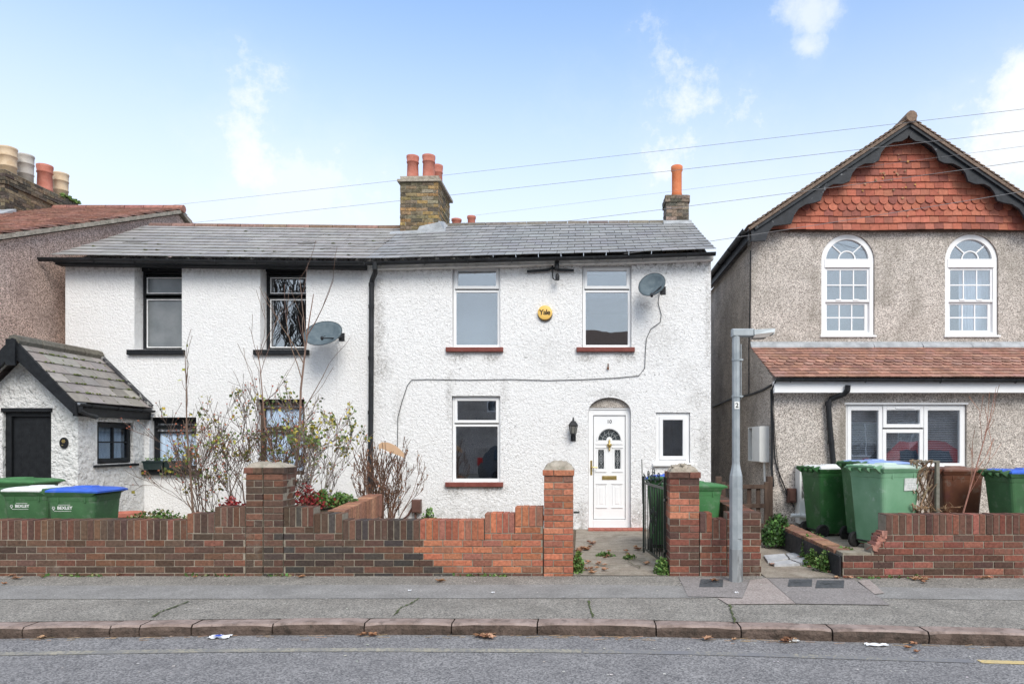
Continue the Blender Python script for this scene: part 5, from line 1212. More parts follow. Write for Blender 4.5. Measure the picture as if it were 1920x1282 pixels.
# ------------------------------------------------------------ wall fixtures
def orient(c,nrm,up=(0,0,1)):
    z=Vector(nrm).normalized(); x=Vector(up).cross(z).normalized(); y=z.cross(x); M_=Matrix((x,y,z)).transposed().to_4x4(); return Matrix.Translation(c)@M_
def dish(c,nrm,rx,ry,label,wall,arm_to):
    t=thing('satellite_dish',label,'satellite dish',c,'satellite dishes on the white cottages')
    M_=orient(c,nrm)
    mb=MB(); n=28; K=6
    for side in (0,1):
        b0=len(mb.v)
        for k in range(K+1):
            q=k/K
            for i in range(n): a=2*math.pi*i/n; mb.v.append(Vector((rx*q*math.cos(a),ry*q*math.sin(a),.10*rx/.3*(q*q-1)*.8-.006*side)))
        for k in range(K):
            for i in range(n): f=[b0+k*n+i,b0+k*n+(i+1)%n,b0+(k+1)*n+(i+1)%n,b0+(k+1)*n+i]; mb.f.append(f if not side else f[::-1]); mb.c.append((1,1,1))
    for i in range(n): mb.f.append([K*n+i,K*n+(i+1)%n,(2*K+1)*n+(i+1)%n,(2*K+1)*n+i]); mb.c.append((1,1,1))
    mb.xf(M_).build('reflector',m_dish,t,smooth=True)
    mb=MB(); mb.tube([M_@Vector((rx*(math.cos(2*math.pi*i/28)),ry*math.sin(2*math.pi*i/28),-.004)) for i in range(29)],.007,5); mb.build('edge_rim',mat('dish_edge',(.05,.07,.08),(.09,.11,.12)),t)
    a=Vector(arm_to[0]); b=Vector(arm_to[1])
    mb=MB(); mb.tube([a,b],.012,6); mb.build('feed_arm',m_blackp,t)
    mb=MB(); d=(Vector(c)-b).normalized(); mb.tube([b-d*.05,b+d*.02],[.022,.03],10); mb.build('receiver',m_blackp,t)
    mb=MB(); back=M_@Vector((0,0,-.09)); wl=Vector(wall); mb.tube([back,(back.x*.3+wl.x*.7,wl.y-.06,wl.z-.02),wl],.017,6); mb.cbox(wl.x-.05,wl.x+.05,wl.y-.012,wl.y-.001,wl.z-.07,wl.z+.07,.003); mb.build('wall_bracket',m_blackp,t)
    return t
c=P(605,624,11.55); dish(c,(-.05,-.80,.60),.325,.285,'oval grey satellite dish beside the upper window above the shrubs',(PX(641,12),12.0,PZ(632,12)),(P(630,634,11.6),P(604,634,11.25)))
c=P(1222,533,11.6); dish(c,(-.35,-.80,.42),.235,.235,'round grey satellite dish near the top right corner of the white cottage',(PX(1243,12),12.0,PZ(545,12)),(P(1240,537,11.55),P(1222,553,11.25)))
# dish cable
YFc=11.985
pts=[(1236,553),(1234,568),(1240,590),(1238,604),(1220,617),(1212,635),(1210,660),(1209,690),(1198,704),(1160,708),(1100,711),(1030,713),(960,711),(880,712),(800,711),(772,712),(764,722),(754,752),(746,782),(745,840),(746,900),(748,966)]
cable([P(a,b,YFc) for a,b in pts],.006,'thin black cable running across the white cottage from the round dish','cable')
cable([P(634,648,YFc),P(633,700,YFc),P(632,800,YFc),P(632,930,YFc)],.006,'thin white cable dropping from the oval dish down the wall','cable',m=m_white2)
# alarm box
t=thing('alarm_box','round yellow alarm box lettered Yale on the white wall','alarm box',P(1022,587,11.98))
Ma=orient(P(1022,587,12.0),(0,-1,0)); rA=.127
mb=MB(); mb.lathe([(rA*1.0,-.0),(rA*1.02,.03)],28); mb.xf(Ma@Matrix.Translation((.002,-.022,0))).build('backplate',mat('alarm_dark',(.10,.08,.06),(.14,.11,.08)),t)
mb=MB(); mb.lathe([(rA,0.001),(rA,.045),(rA*.93,.06),(rA*.6,.068),(.001,.07)],32); mb.xf(Ma).build('cover',m_yellow,t,smooth=False)
text('lettering','Yale',.125,Matrix.Translation(P(1022,587,12.0)+Vector((.0,-.073,.0)))@FACE,m_black,t,.001,.88,bold=.002)
# wall lantern
Xl,Zl=PX(1075,12),PZ(805,12)
t=thing('wall_lantern','black coach lantern on the white wall left of the front door','wall lamp',(Xl,11.9,Zl-.1))
mb=MB(); mb.lathe([(.085,.07),(.07,.10),(.04,.14),(.018,.155),(.012,.19),(.004,.215)],6,(Xl,11.86,Zl)); mb.lathe([(.04,-.10),(.048,-.085),(.05,-.07)],6,(Xl,11.86,Zl)); mb.lathe([(.075,.055),(.085,.07)],6,(Xl,11.86,Zl))
for k in range(6): a=math.pi/3*k; mb.tube([(Xl+.05*math.cos(a),11.86+.05*math.sin(a),Zl-.07),(Xl+.075*math.cos(a),11.86+.075*math.sin(a),Zl+.06)],.005,4)
mb.tube([(Xl,11.86,Zl-.1),(Xl,11.87,Zl-.15),(Xl,11.93,Zl-.16),(Xl,11.99,Zl-.13)],.012,6); mb.cbox(Xl-.045,Xl+.045,11.97,11.999,Zl-.2,Zl-.06,.006); mb.build('bracket',m_blackp,t)
mb=MB(); mb.lathe([(.046,-.068),(.07,.055)],6,(Xl,11.86,Zl)); mb.build('lamp_glass',mat('smoky_glass',(.16,.16,.15),(.22,.22,.2),rough=.15,spec=.6),t)
# line bracket with insulators
t=thing('line_bracket','black iron arm bracket with insulators under the white cottage eaves','bracket',P(1040,510,11.97))
mb=MB(); mb.bar(P(988,509,11.95),P(1028,506,11.95),.02,.045); mb.bar(P(1028,506,11.95),P(1036,502,11.95),.02,.04); mb.bar(P(1036,502,11.95),P(1044,506,11.95),.02,.04); mb.bar(P(1044,506,11.95),P(1076,507,11.95),.02,.042)
mb.tube([P(1036,500,11.92),P(1036,516,11.9),P(1037,522,11.88),P(1041,525,11.87),P(1045,523,11.86),P(1045,516,11.85)],.012,6); mb.tube([P(1036,496,11.93),P(1036,512,11.93)],.014,6)
mb.build('arm',m_blackp,t)
mb=MB(); o_=P(1044,499,11.85); mb.lathe([(.025,-.06),(.04,-.04),(.042,.03),(.03,.05),(.04,.06),(.04,.10),(.02,.12)],12,o_); o2=P(1045,519,11.85); mb.lathe([(.035,-.06),(.038,.0),(.03,.04),(.015,.06)],12,o2); mb.build('insulator',m_blackp,t)
# vent on the wall base
Xv=PX(783,12); mb=MB(); mb.cbox(Xv-.075,Xv+.075,11.86,11.999,.30,.53,.01); mb.box(Xv-.06,Xv+.06,11.85,11.86,.32,.51); mb.tube([(Xv-.02,11.93,.3),(Xv-.02,11.93,.15)],.02,6); mb.tube([(Xv-.07,11.94,.4),(Xv-.16,11.96,.25),(Xv-.25,11.97,.18)],.018,6)
mb.build('flue_box',m_brownbox,label='small dark brown box near the foot of the white wall left of the lower window',cat='box')
# plaque on porch
t=thing('wall_plaque','oval black plaque with gold flower on the porch right of the black door','plaque',P(121,830,10.41))
c=P(121,830,10.42); mb=MB(); n=24
mb.prism([(c.x+.065*math.cos(2*math.pi*i/n),c.z+.085*math.sin(2*math.pi*i/n)) for i in range(n)],c.y-.02,c.y-.001); mb.build('plate',m_blackpaint,t)
mb=MB()
for k in range(6):
    a=math.pi/3*k; mb.ball((c.x+.02*math.cos(a),c.y-.022,c.z+.025+.02*math.sin(a)),.011,None,6)
mb.ball((c.x,c.y-.024,c.z+.025),.01); mb.box(c.x-.03,c.x-.005,c.y-.023,c.y-.0205,c.z-.04,c.z-.03); mb.build('flower_emblem',m_brass,t)
# small nails/hooks
mb=MB(); mb.tube([P(1140,682,11.93),P(1140,690,11.99)],.012,5); mb.ball(P(1140,690,11.97),.02,None,6,1.8); mb.build('wall_hook',mat('rust',(.16,.08,.05),(.25,.13,.08)),label='small rusty hook under the right upper window of the white cottage',cat='hook')
# window boxes on left sill
for a,b,lb in ((272,310,'left dark trough of small plants on the cottage ground floor sill'),(312,349,'right dark trough of small plants on the cottage ground floor sill')):
    t=thing('window_box',lb,'window box',(PX((a+b)/2,11.9),11.9,1.05),'window boxes on the sill')
    x0,x1=PX(a,11.9),PX(b,11.9); z0=PZ(880,11.9); z1=PZ(864,11.9)
    mb=MB(); mb.hexa([(x0+.015,11.84,z0),(x1-.015,11.84,z0),(x1-.015,11.97,z0),(x0+.015,11.97,z0),(x0,11.82,z1),(x1,11.82,z1),(x1,11.99,z1),(x0,11.99,z1)]); mb.box(x0-.006,x1+.006,11.812,11.995,z1-.02,z1+.005); mb.build('trough',mat('dark_green_plastic',(.015,.03,.03),(.03,.045,.045)),t)
    mb=MB()
    for i in range(90):
        c=Vector((U(x0,x1),U(11.84,11.98),z1+U(.0,.05))); s=U(.012,.03); a_=U(0,6.28); d=Vector((math.cos(a_),math.sin(a_)*.6,U(-.2,1.2)))*s; e=Vector((-math.sin(a_),math.cos(a_),U(-.3,.3)))*s*.5
        mb.add([c-e,c+d,c+e,c-d],[(0,1,2,3)],vary((.09,.17,.045),.4))
    mb.build('plants',m_leaf,t)
mb=MB(); c=G(236,1010); c=Vector((PX(236,10.2),10.2,0)); zt=PZ(960,10.2); mb.lathe([(.15,0),(.22,zt-.07),(.25,zt-.05),(.25,zt),(.22,zt),(.2,zt-.06)],22,c); mb.build('flower_pot',m_pot,label='wide terracotta bowl standing in the left garden beside the bins',cat='flower pot')
# ------------------------------------------------------------ overhead wires
def wire(p0,p1,sag,r,lab):
    p0=Vector(p0);p1=Vector(p1); cable([p0.lerp(p1,i/24)-Vector((0,0,sag*4*(i/24)*(1-i/24))) for i in range(25)],r,lab,'wire',name='overhead_wire',m=mat('wire_grey',(.24,.24,.25),(.3,.3,.31)),n=5)
wire(P(1960,200,9.6),P(255,392,18.5),.02,.0032,'topmost overhead wire crossing the sky above the chimneys')
wire(P(1960,241,9.6),P(350,419,18.5),.02,.0036,'second overhead wire passing just above the small orange chimney pot base')
wire(P(1960,269,9.6),P(880,405,18),.02,.0022,'faint third overhead wire, between the two thicker ones on the right')
wire(P(1960,297,9.6),P(1060,415,13.0),.02,.0038,'lowest overhead wire crossing the red tiled gable from the right edge')
wire(P(1060,415,13.0),P(480,477,11.75),.03,.006,'dark wire lying low across the slate roof of the white cottages')
wire(P(1960,352,9.6),P(1170,476,11.7),.02,.004,'wire slanting across the scalloped red tiles down to the cottage gutter')
# ------------------------------------------------------------ plants
def tw(c=(.19,.14,.11),a=.2): return vary(c,a)
def leafq(mb,c,s,col,up=0):
    a=U(0,6.28);b=U(-1.2,1.2); d=Vector((math.cos(a)*math.cos(b),math.sin(a)*math.cos(b),math.sin(b)+up)).normalized()*s
    e=d.cross(Vector((U(-1,1),U(-1,1),U(-1,1)))).normalized()*s*.5
    c=Vector(c); mb.add([c,c+d*.5+e,c+d*1.1,c+d*.5-e],[(0,1,2,3)],col)
def grow(mb,tips,p,d,L,r,depth,spread=.6,kids=3,bend=.25,upb=.15,col=(.19,.14,.11),shrink=.62,segs=4,rmin=.0032,from_=.3):
    pts=[Vector(p)]; d=Vector(d).normalized(); ds=[d]
    for i in range(segs):
        d=(d+Vector((U(-1,1),U(-1,1),U(-1,1)))*bend+Vector((0,0,upb))).normalized(); pts.append(pts[-1]+d*L/segs); ds.append(d)
    r1=max(rmin,r*.5); mb.tube(pts,[lerp(r,r1,i/segs) for i in range(segs+1)],5 if r>.006 else 3,tw(col),cap=False)
    tips.append((pts[-1],d,depth))
    if depth<=0: return
    for k in range(kids):
        t_=U(from_,1) if k else 1; i=min(segs-1,int(t_*segs)); q=pts[i].lerp(pts[i+1],t_*segs-i)
        nd=(ds[i]+Vector((U(-1,1),U(-1,1),U(-.6,1)))*spread).normalized()
        grow(mb,tips,q,nd,L*shrink*U(.75,1.2),max(rmin,r1*U(.7,.95)),depth-1,spread,kids,bend,upb,col,shrink,segs,rmin,from_)
# rose bushes in the left garden: each bush a plant
def rose(name,label,base,stems,H,leaves,hips,spr=.7,depth=4,seed=1,col=(.13,.085,.065),kids=3,lean=(0,0),box=None,xs=.25):
    random.seed(seed); t=thing(name,label,'shrub',base,'shrubs in front of the left cottage'); mb=MB(); tips=[]
    for i in range(stems):
        b=Vector(base)+Vector((U(-.12,.12)*2,U(-.1,.1),0)); d=Vector((U(-xs,xs)+lean[0],U(-.15,.15)+lean[1],1))
        grow(mb,tips,b,d,H*U(.42,.62),U(.010,.017),depth,spr,kids,.22,.10,col)
    mb.build('stems',m_twig,t)
    lf=MB(); n=0; tt=[q for q in tips if q[2]<=1]; random.shuffle(tt)
    for (p,d,dep) in tt[:leaves]:
        for k in range(random.randint(2,4)):
            leafq(lf,p+Vector((U(-.05,.05),U(-.05,.05),U(-.05,.05))),U(.028,.055),vary(random.choice([(.26,.29,.07),(.10,.17,.045),(.30,.27,.05),(.09,.13,.04),(.42,.34,.06)]),.25))
    if lf.v: lf.build('leaves',m_leaf,t)
    hp=MB()
    for (p,d,dep) in tt[-hips:]: hp.ball(p,U(.009,.016),vary((.42,.14,.08),.3),6)
    if hips: hp.build('rose_hips',m_leaf,t,kind='stuff')
    return t
def GB(px,Y,z=0): return (PX(px,Y),Y,z)
rose('rose_bush','tangled rose bush with orange hips in front of the cottage sill with troughs',GB(415,9.6),7,1.85,125,170,seed=3,lean=(-.22,0),xs=.55,col=(.15,.105,.085))
rose('rose_bush','dense rose bush with hips directly left of the double brick pillar',GB(470,10.0),7,1.85,130,130,seed=8,xs=.5,col=(.15,.105,.085))
rose('rose_bush','tangled bare stemmed bush directly behind the double brick pillar',GB(540,10.1),8,1.75,90,80,seed=12,xs=.45)
rose('rose_bush','leafy rose bush with yellow green leaves right of the double brick pillar',GB(585,9.3,.65),4,1.25,190,60,seed=21,lean=(.35,.1),col=(.24,.20,.18),xs=.3)
# tall bare saplings
def sapling(label,pts,r,seed,twigs,leafn=0,col=(.20,.13,.10),base=None,tl=.5,cat='sapling'):
    random.seed(seed); t=thing('sapling',label,cat,pts[0],'bare saplings'); mb=MB(); P_=[Vector(p) for p in pts]; m=len(P_)
    mb.tube(P_,[lerp(r,r*.25,i/(m-1)) for i in range(m)],6,tw(col)); tips=[]
    for k in range(twigs):
        s=U(.15,.9)*(m-1); i=int(s); q=P_[i].lerp(P_[i+1],s-i); d=(P_[i+1]-P_[i]).normalized()
        grow(mb,tips,q,d*1.2+Vector((U(-1,1),U(-.6,.6),U(-.1,.6))),tl*U(.6,1.3),r*.35,1,.5,2,.12,.1,col)
    mb.build('stems',m_twig,t)
    if leafn:
        lf=MB()
        for k in range(leafn):
            p=random.choice(tips)[0]; leafq(lf,p,U(.04,.07),vary((.28,.30,.05),.3))
        lf.build('leaves',m_leaf,t)
sapling('slim upright bare sapling in front of the left trough window of the cottage',[P(362,965,9.0),P(358,900,9.0),P(350,800,9.0),P(349,720,9.0),P(347,662,9.0)],.017,4,5,4,tl=.45)
sapling('tall bare brown stem rising to the oval dish, right one of the tall pair',[P(552,900,9.7),P(562,820,9.7),P(564,730,9.7),P(572,660,9.7),P(580,600,9.7),P(588,551,9.7)],.022,5,7,0,tl=.7)
sapling('tall thin bare stem behind the double pillar, left one of the tall pair',[P(520,880,9.8),P(497,800,9.8),P(492,740,9.8),P(488,690,9.8),P(482,648,9.8)],.014,6,8,0,tl=.7)
sapling('thin bare sapling growing behind the right front wall near the brown bin',[P(1805,965,8.3),P(1822,905,8.3),P(1838,850,8.3),P(1855,790,8.3),P(1868,725,8.3)],.011,9,7,0,col=(.34,.17,.12),tl=.4)
# pruned hedge stump
random.seed(31); b=Vector((PX(715,9.9),9.9,0)); t=thing('pruned_shrub','cut back brown twiggy shrub at the foot of the black downpipe','shrub',b)
mb=MB(); tips=[]
for i in range(26):
    grow(mb,tips,b+Vector((U(-.18,.18),U(-.12,.12),0)),(U(-.36,.36),U(-.2,.2),1),U(.5,.9),U(.010,.018),3,.6,3,.16,.12,(.17,.10,.07),.5,3,.004,.45)
mb.build('stems',m_twig,t)
mb=MB()
for (p,d,dep) in random.sample(tips,min(len(tips),420)): leafq(mb,p,U(.015,.035),vary((.30,.16,.09),.3))
mb.build('dry_leaves',m_dry,t)
mb=MB(); n=10; q=[(PX(712+i*5.2,9.75),PZ(833+i*i*.24+(0 if i else 3),9.75)) for i in range(n)]
for i in range(n-1):
    (xa,za),(xb,zb)=q[i],q[i+1]; w1_=.03+.05*math.sin(math.pi*(i+.6)/n); w2_=.03+.05*math.sin(math.pi*(i+1.6)/n)
    mb.hexa([(xa,9.70,za-w1_),(xb,9.70,zb-w2_),(xb,9.73,zb-w2_),(xa,9.73,za-w1_),(xa,9.70,za+w1_*.6),(xb,9.70,zb+w2_*.6),(xb,9.73,zb+w2_*.6),(xa,9.73,za+w1_*.6)])
mb.build('curved_board',m_board,label='curved tan board caught on top of the cut back brown shrub',cat='board')
# low plants and ground cover
def clump(name,label,cat,c,R_,h,n,cols,s,kind=None,group=None,m=None):
    mb=MB(); c=Vector(c)
    for i in range(n):
        a=U(0,6.28); q=U(0,1)**.8; p=c+Vector((math.cos(a)*R_[0]*q,math.sin(a)*R_[1]*q,h*U(0,1)*(1-q*q*.7)))
        leafq(mb,p,s*U(.6,1.3),vary(random.choice(cols),.3),.3)
    for i in range(14):
        a=U(0,6.28); q=U(.2,1); mb.tube([c+Vector((U(-.02,.02),U(-.02,.02),0)),c+Vector((math.cos(a)*R_[0]*q*.5,math.sin(a)*R_[1]*q*.5,h*.4)),c+Vector((math.cos(a)*R_[0]*q,math.sin(a)*R_[1]*q,h*U(.5,1)*(1-q*q*.6)))],.004,3,(.12,.09,.05))
    o=mb.build(name,m or m_leaf,label=label,cat=cat,kind=kind,group=group); return o
GR=[(.08,.17,.04),(.11,.22,.05),(.06,.12,.03),(.16,.24,.07)]
RD=[(.27,.025,.03),(.18,.02,.02),(.33,.06,.055)]
random.seed(5)
clump('red_plant','bright red leaved low plant left of the double brick pillar','plant',(PX(435,8.6),8.6,.50),(.22,.15),.34,800,RD,.035)
clump('red_plant','dark red twiggy nandina like plant right of the double brick pillar','plant',(PX(575,8.5),8.5,.70),(.20,.15),.33,330,RD+[(.15,.03,.03)],.034)
clump('bedding_plant','green and red bedding plant mound in the raised bed','plant',(PX(602,8.7),8.7,.70),(.22,.2),.22,800,GR+RD[:1],.034)
clump('bedding_plant','light green bedding plant near the orange retaining wall','plant',(PX(640,8.8),8.8,.72),(.20,.15),.16,600,GR,.032)
clump('garden_plants','low green plants along the wall between terracotta bowl and sapling','plants',(PX(300,8.9),8.9,.42),(.55,.12),.22,1000,GR+[(.3,.26,.14)],.034)
clump('garden_plants','small green plant at the foot of the slim sapling','plants',(PX(405,8.9),8.9,.48),(.25,.12),.18,360,GR,.032)
clump('ivy_bush','dark green leafy weed bush by the wooden gate and neighbour\'s path','bush',(PX(1458,9.9),9.9,.06),(.24,.25),.42,2200,[(.05,.12,.03),(.08,.19,.04),(.04,.08,.025)],.04)
clump('weed','green weed between the bins and the edging wall','weed',(PX(1520,9.6),9.6,.14),(.22,.12),.12,420,GR,.03)
clump('weed','weed tuft on the edging wall beside the pale path slab','weed',(PX(1510,9.0),8.9,.0),(.10,.10),.34,420,GR,.03)
clump('weed','weed at the corner foot of the black painted edging','weed',(PX(1545,8.05),8.05,.0),(.13,.10),.24,500,GR,.03)
clump('weed','weed at the foot of the black edging nearer the pavement','weed',(PX(1527,8.3),8.4,.0),(.10,.10),.22,400,GR,.03)
clump('weed','small weed on the bin yard slab','weed',(PX(1580,8.0),8.0,.22),(.15,.05),.08,60,GR,.04)
clump('weed','green weed at the foot of the crumbling pillar by the gate','weed',(PX(1243,7.85),7.9,.0),(.10,.10),.19,560,GR,.03)
clump('weed','tall green weed at the foot of the orange pillar','weed',(PX(1083,8.1),8.1,.0),(.06,.25),.24,520,GR+[(.25,.26,.08)],.034)
clump('weed','weed patch in the middle of the path to the white door','weed',G(1135,1043),(.14,.08),.06,240,GR,.026)
clump('weed','small weed in the path below the open gate','weed',G(1180,1048),(.10,.06),.05,70,GR,.04)
clump('weed','grassy weed against the white wall right of the brown box','weed',(PX(803,11.85),11.8,.1),(.12,.1),.30,90,GR,.06)
mb=MB()
for i in range(900):
    x=U(-10,5.2)
    if -.05<x<1 or 2.06<x<2.9: continue
    if noise.noise((x*1.3,5,0))<.05: continue
    leafq(mb,(x,(YW if x<2.5 else YR)-U(.005,.05),.005),U(.015,.05),vary(random.choice(GR+[(.2,.18,.08)]),.3),.4)
mb.build('wall_foot_weeds',m_leaf,kind='stuff',label='thin line of small green weeds along the foot of the brick walls',cat='weeds')
mb=MB()
for i in range(700):
    x=U(-9.0,-2.7) if U(0,1)<.7 else U(-2.7,-.2); y=U(8.1,9.2) if x<-2.7 else U(8.05,8.5)
    if x<-5.6 and y>8.0: continue
    leafq(mb,(x,y,.02 if x>-2.7 else .4+.1*noise.noise((x,y,0))),U(.02,.05),vary(random.choice(GR+[(.22,.16,.08)]),.3),.4)
# dried climber on a trellis
random.seed(17); Yt=8.75; xa,xb=PX(1712,Yt),PX(1757,Yt); t=thing('dried_climber','mass of dead brown climber stems on a short grey post beside the pale bin','climber',(xa,Yt,.15))
mb=MB(); mb.cbox(xb-.025,xb+.02,Yt-.03,Yt+.02,.1,PZ(866,Yt)); mb.box(xa,xb+.02,Yt-.028,Yt-.0,PZ(866,Yt)-.0,PZ(866,Yt)+.02); mb.build('post',mat('grey_wood',(.17,.16,.13),(.26,.25,.21),12,.9),t)
mb=MB()
for i in range(130):
    p=Vector((U(xa,xb-.03),Yt+U(-.02,.14),U(.2,PZ(868,Yt)))); d=Vector((U(-.5,.5),U(-.2,.2),U(.2,1))).normalized()*U(.15,.3)
    q=p+d; q.z=min(q.z,PZ(862,Yt)); q.x=min(max(q.x,xa-.04),xb+.0); mb.tube([p,(p+q)/2+Vector((U(-.02,.02),U(-.02,.02),0)),q],U(.004,.012),4,vary(random.choice([(.27,.18,.12),(.36,.27,.19),(.18,.12,.08)]),.25))
for i in range(60):
    p=Vector((U(xa,xb+.25),Yt+U(-.1,.1),PZ(958,8.7)+U(0,.06))); mb.tube([p,p+Vector((U(-.1,.1),U(-.1,.1),U(-.02,.06)))],.003,3,vary((.35,.22,.13),.3))
mb.build('stems',m_twig,t)
# bare tree behind the passage
random.seed(40); t=thing('bare_tree','bare twiggy tree behind the gap between the white and gabled houses','tree',(5.2,23,0)); mb=MB(); tips=[]
mb.tube([(5.2,23,0),(5.15,23,2.2)],[.16,.13],8,tw()); 
for i in range(5): grow(mb,tips,(5.15,23,2.2),(U(-.6,.6),U(-.5,.5),1),U(2.0,2.6),.07,4,.5,3,.15,.1,(.2,.16,.13),.68,4,.006)
mb.build('crown',m_twig,t)
random.seed(77)
for k in range(7):
    x,y=U(.0,1.0),U(8.0,9.5); mb=MB(); a=U(0,6.28)
    for i in range(9):
        a+=U(-.6,.6); nx,ny=x+.09*math.cos(a),y+.09*math.sin(a)
        if not(-.02<nx<1.0 and 7.85<ny<11): break
        w_=U(.003,.007); mb.add([(x-w_,y-w_,.030),(x+w_,y+w_,.030),(nx+w_,ny+w_,.030),(nx-w_,ny-w_,.030)],[(0,1,2,3)]); x,y=nx,ny
    if mb.v: struct(mb,'path_crack',mat('dark_crack',(.06,.05,.035),(.10,.11,.05),30,.9))
# ------------------------------------------------------------ fallen leaves and litter
random.seed(11)
def fleaf(p,s,col):
    n=9; out=[]
    for k in range(n*2):
        a=math.pi*2*k/(n*2); r=s*(1 if k%2==0 else .62)*(1+U(-.2,.2)); out.append(Vector((math.cos(a)*r,math.sin(a)*r*.75,.012+abs(math.sin(a*1.5))*s*.28+U(0,.006))))
    mb=MB(); m=len(out); mb.v=[Vector((0,0,.006))]+out; 
    for k in range(m): mb.f.append([0,1+k,1+(k+1)%m]); mb.c.append(col)
    mb.xf(Matrix.Translation(Vector(p)+Vector((0,0,.004)))@Matrix.Rotation(U(0,6.28),4,'Z')); return mb
LC=[(.36,.19,.11),(.28,.14,.08),(.44,.27,.17),(.24,.12,.07)]
spots=[]
def near(px,py,z,where,s=.055,n=1,sp=14):
    for i in range(n): spots.append((G(px+(U(-sp,sp) if n>1 else 0),py+(U(-sp*.35,sp*.35) if n>1 else 0),z),s*U(.7,1.2),where))
near(1098,1030,.012,'left side of the door path',.06,12,14); near(1112,1062,.012,'left side of the door path near the pavement',.05,10,22); near(1188,1040,.012,'right side of the door path',.05,3,18)
near(1212,1058,.012,'front right of the door path, single large curled leaf',.065); near(1200,1027,.012,'door path beside the gate',.06,4,12); near(1150,1040,.012,'middle of the door path',.05,3,20); near(1112,1020,.012,'far left part of the door path',.05,4,12)
near(1104,1073,.012,'pavement edge at the foot of the orange pillar',.05,3,8)
near(1448,1060,.012,'neighbour path beside the pale slab, pale curled leaf',.055); near(1500,1046,.012,'right of the pale slab',.06); near(1530,1060,.0,'foot of the black edging',.05,5,14)
near(1578,1078,.0,'pavement beside the corner of the right brick wall',.05,12,22); near(1634,1079,.0,'pavement under the broken end of the right wall',.055,2,8)
near(1718,1084,.0,'foot of the right brick wall in a small pile',.05,12,18); near(1848,1086,.0,'foot of the right wall near the frame edge',.05,2,10); near(1732,1093,.0,'pavement in front of the right wall pile',.045)
near(826,1091,.0,'pavement below the orange brick section, single leaf',.055); near(1345,1090,.015,'drain cover left of the lamp post',.05,2,10)
near(24,1084,.0,'foot of the left wall at the frame edge',.05,2,12); near(80,1083,.0,'foot of the left brown wall',.045); near(232,1080,.0,'foot of the left brown wall among weeds',.045,2,12); near(390,1077,.0,'foot of the left wall before the drain hole',.045,7,26); near(560,1080,.0,'pavement before the double pillar',.045,2,14); near(8,1096,.0,'pavement at the left frame edge',.05)
near(692,1193,-.1,'gutter under the kerb left of centre',.04,4,14); near(908,1192,-.1,'gutter pile under the kerb at centre',.05,9,16); near(1325,1200,-.1,'gutter under the kerb below the gate pillar, single leaf',.05); near(1480,1202,-.1,'gutter beside the crumpled clear litter',.05,5,12); near(78,1198,-.1,'gutter at far left',.05); near(1700,1209,-.1,'gutter below the right wall among pine straw',.035,6,50)
near(1368,1198,-.1,'gutter under the kerb right of the lamp post',.03,2,12)
for i,(p,s,wh) in enumerate(spots):
    fleaf(p,s,vary(random.choice(LC),.25)).build('fallen_leaf',m_dry,label='brown fallen leaf, '+wh if len(wh.split())<13 else 'brown fallen leaf',cat='leaf',group='fallen leaves, '+wh)
mb=MB()
for i in range(130):
    x=U(-5.5,5); y=KY(x)-.19-abs(random.gauss(0,.05)); a=U(-.4,.4); l=U(.02,.12)
    mb.tube([(x,y,-.094),(x+l*math.cos(a),y+l*math.sin(a),-.092)],.0022,3,vary((.35,.24,.15),.3))
for i in range(220):
    x=U(-7,5); y=U(6.2,7.8) if i%3 else KY(x)-U(.18,1.2); s=U(.004,.011); z=.012 if i%3 else -.094
    mb.add([(x-s,y-s,z),(x+s,y-s*.5,z),(x+s*.6,y+s,z),(x-s,y+s*.7,z)],[(0,1,2,3)],vary((.6,.57,.52),.3))
mb.build('gutter_debris',m_dry,kind='stuff',label='scattered straw and tiny grit along the kerb and pavement',cat='debris')
def crump(px,py,z,w,h,label,m,name='litter',seed=0):
    c=G(px,py,z); mb=MB(); n=8
    for i in range(n):
        for j in range(n):
            q=lambda i,j:(c.x+(i/n-.5)*w,c.y+(j/n-.5)*h*(1+.3*noise.noise((i*.4,seed,1))),z+.012+.018*noise.noise((i*.6+seed,j*.6,seed)))
            mb.add([q(i,j),q(i+1,j),q(i+1,j+1),q(i,j+1)],[(0,1,2,3)])
    return mb.build(name,m,label=label,cat='litter')
m_paper=mat('litter_white',(.68,.69,.72),(.82,.83,.85),20,.5)
o=crump(412,1195,-.1,.17,.10,'crumpled white and blue wrapper lying in the gutter at the left',m_paper,'litter_wrapper',3)
mb=MB(); c=G(405,1193,-.075); mb.add([(c.x-.03,c.y,-.070),(c.x+.03,c.y,-.072),(c.x+.05,c.y+.03,-.066),(c.x-.01,c.y+.03,-.066)],[(0,1,2,3)]); ORG[o.name]=o.location.copy(); mb.build('blue_print',mat('litter_blue',(.04,.08,.42)),o)
crump(1487,1202,-.1,.09,.07,'crumpled clear plastic scrap among leaves in the gutter',mat('litter_clear',(.5,.5,.49),(.62,.62,.61),20,.3),'litter_scrap',5)
crump(1643,1210,-.1,.17,.07,'flat white paper litter in the gutter below the right wall',m_paper,'litter_paper',9)
for px,py in ((768,1108),(924,1112),(1381,1112)): crump(px,py,.006,.035,.025,'tiny white scrap on the pavement '+{768:'left of centre before the dark bricks',924:'below the orange bricks',1381:'on the patch by the lamp post'}[px],m_paper,'litter_scrap',px)
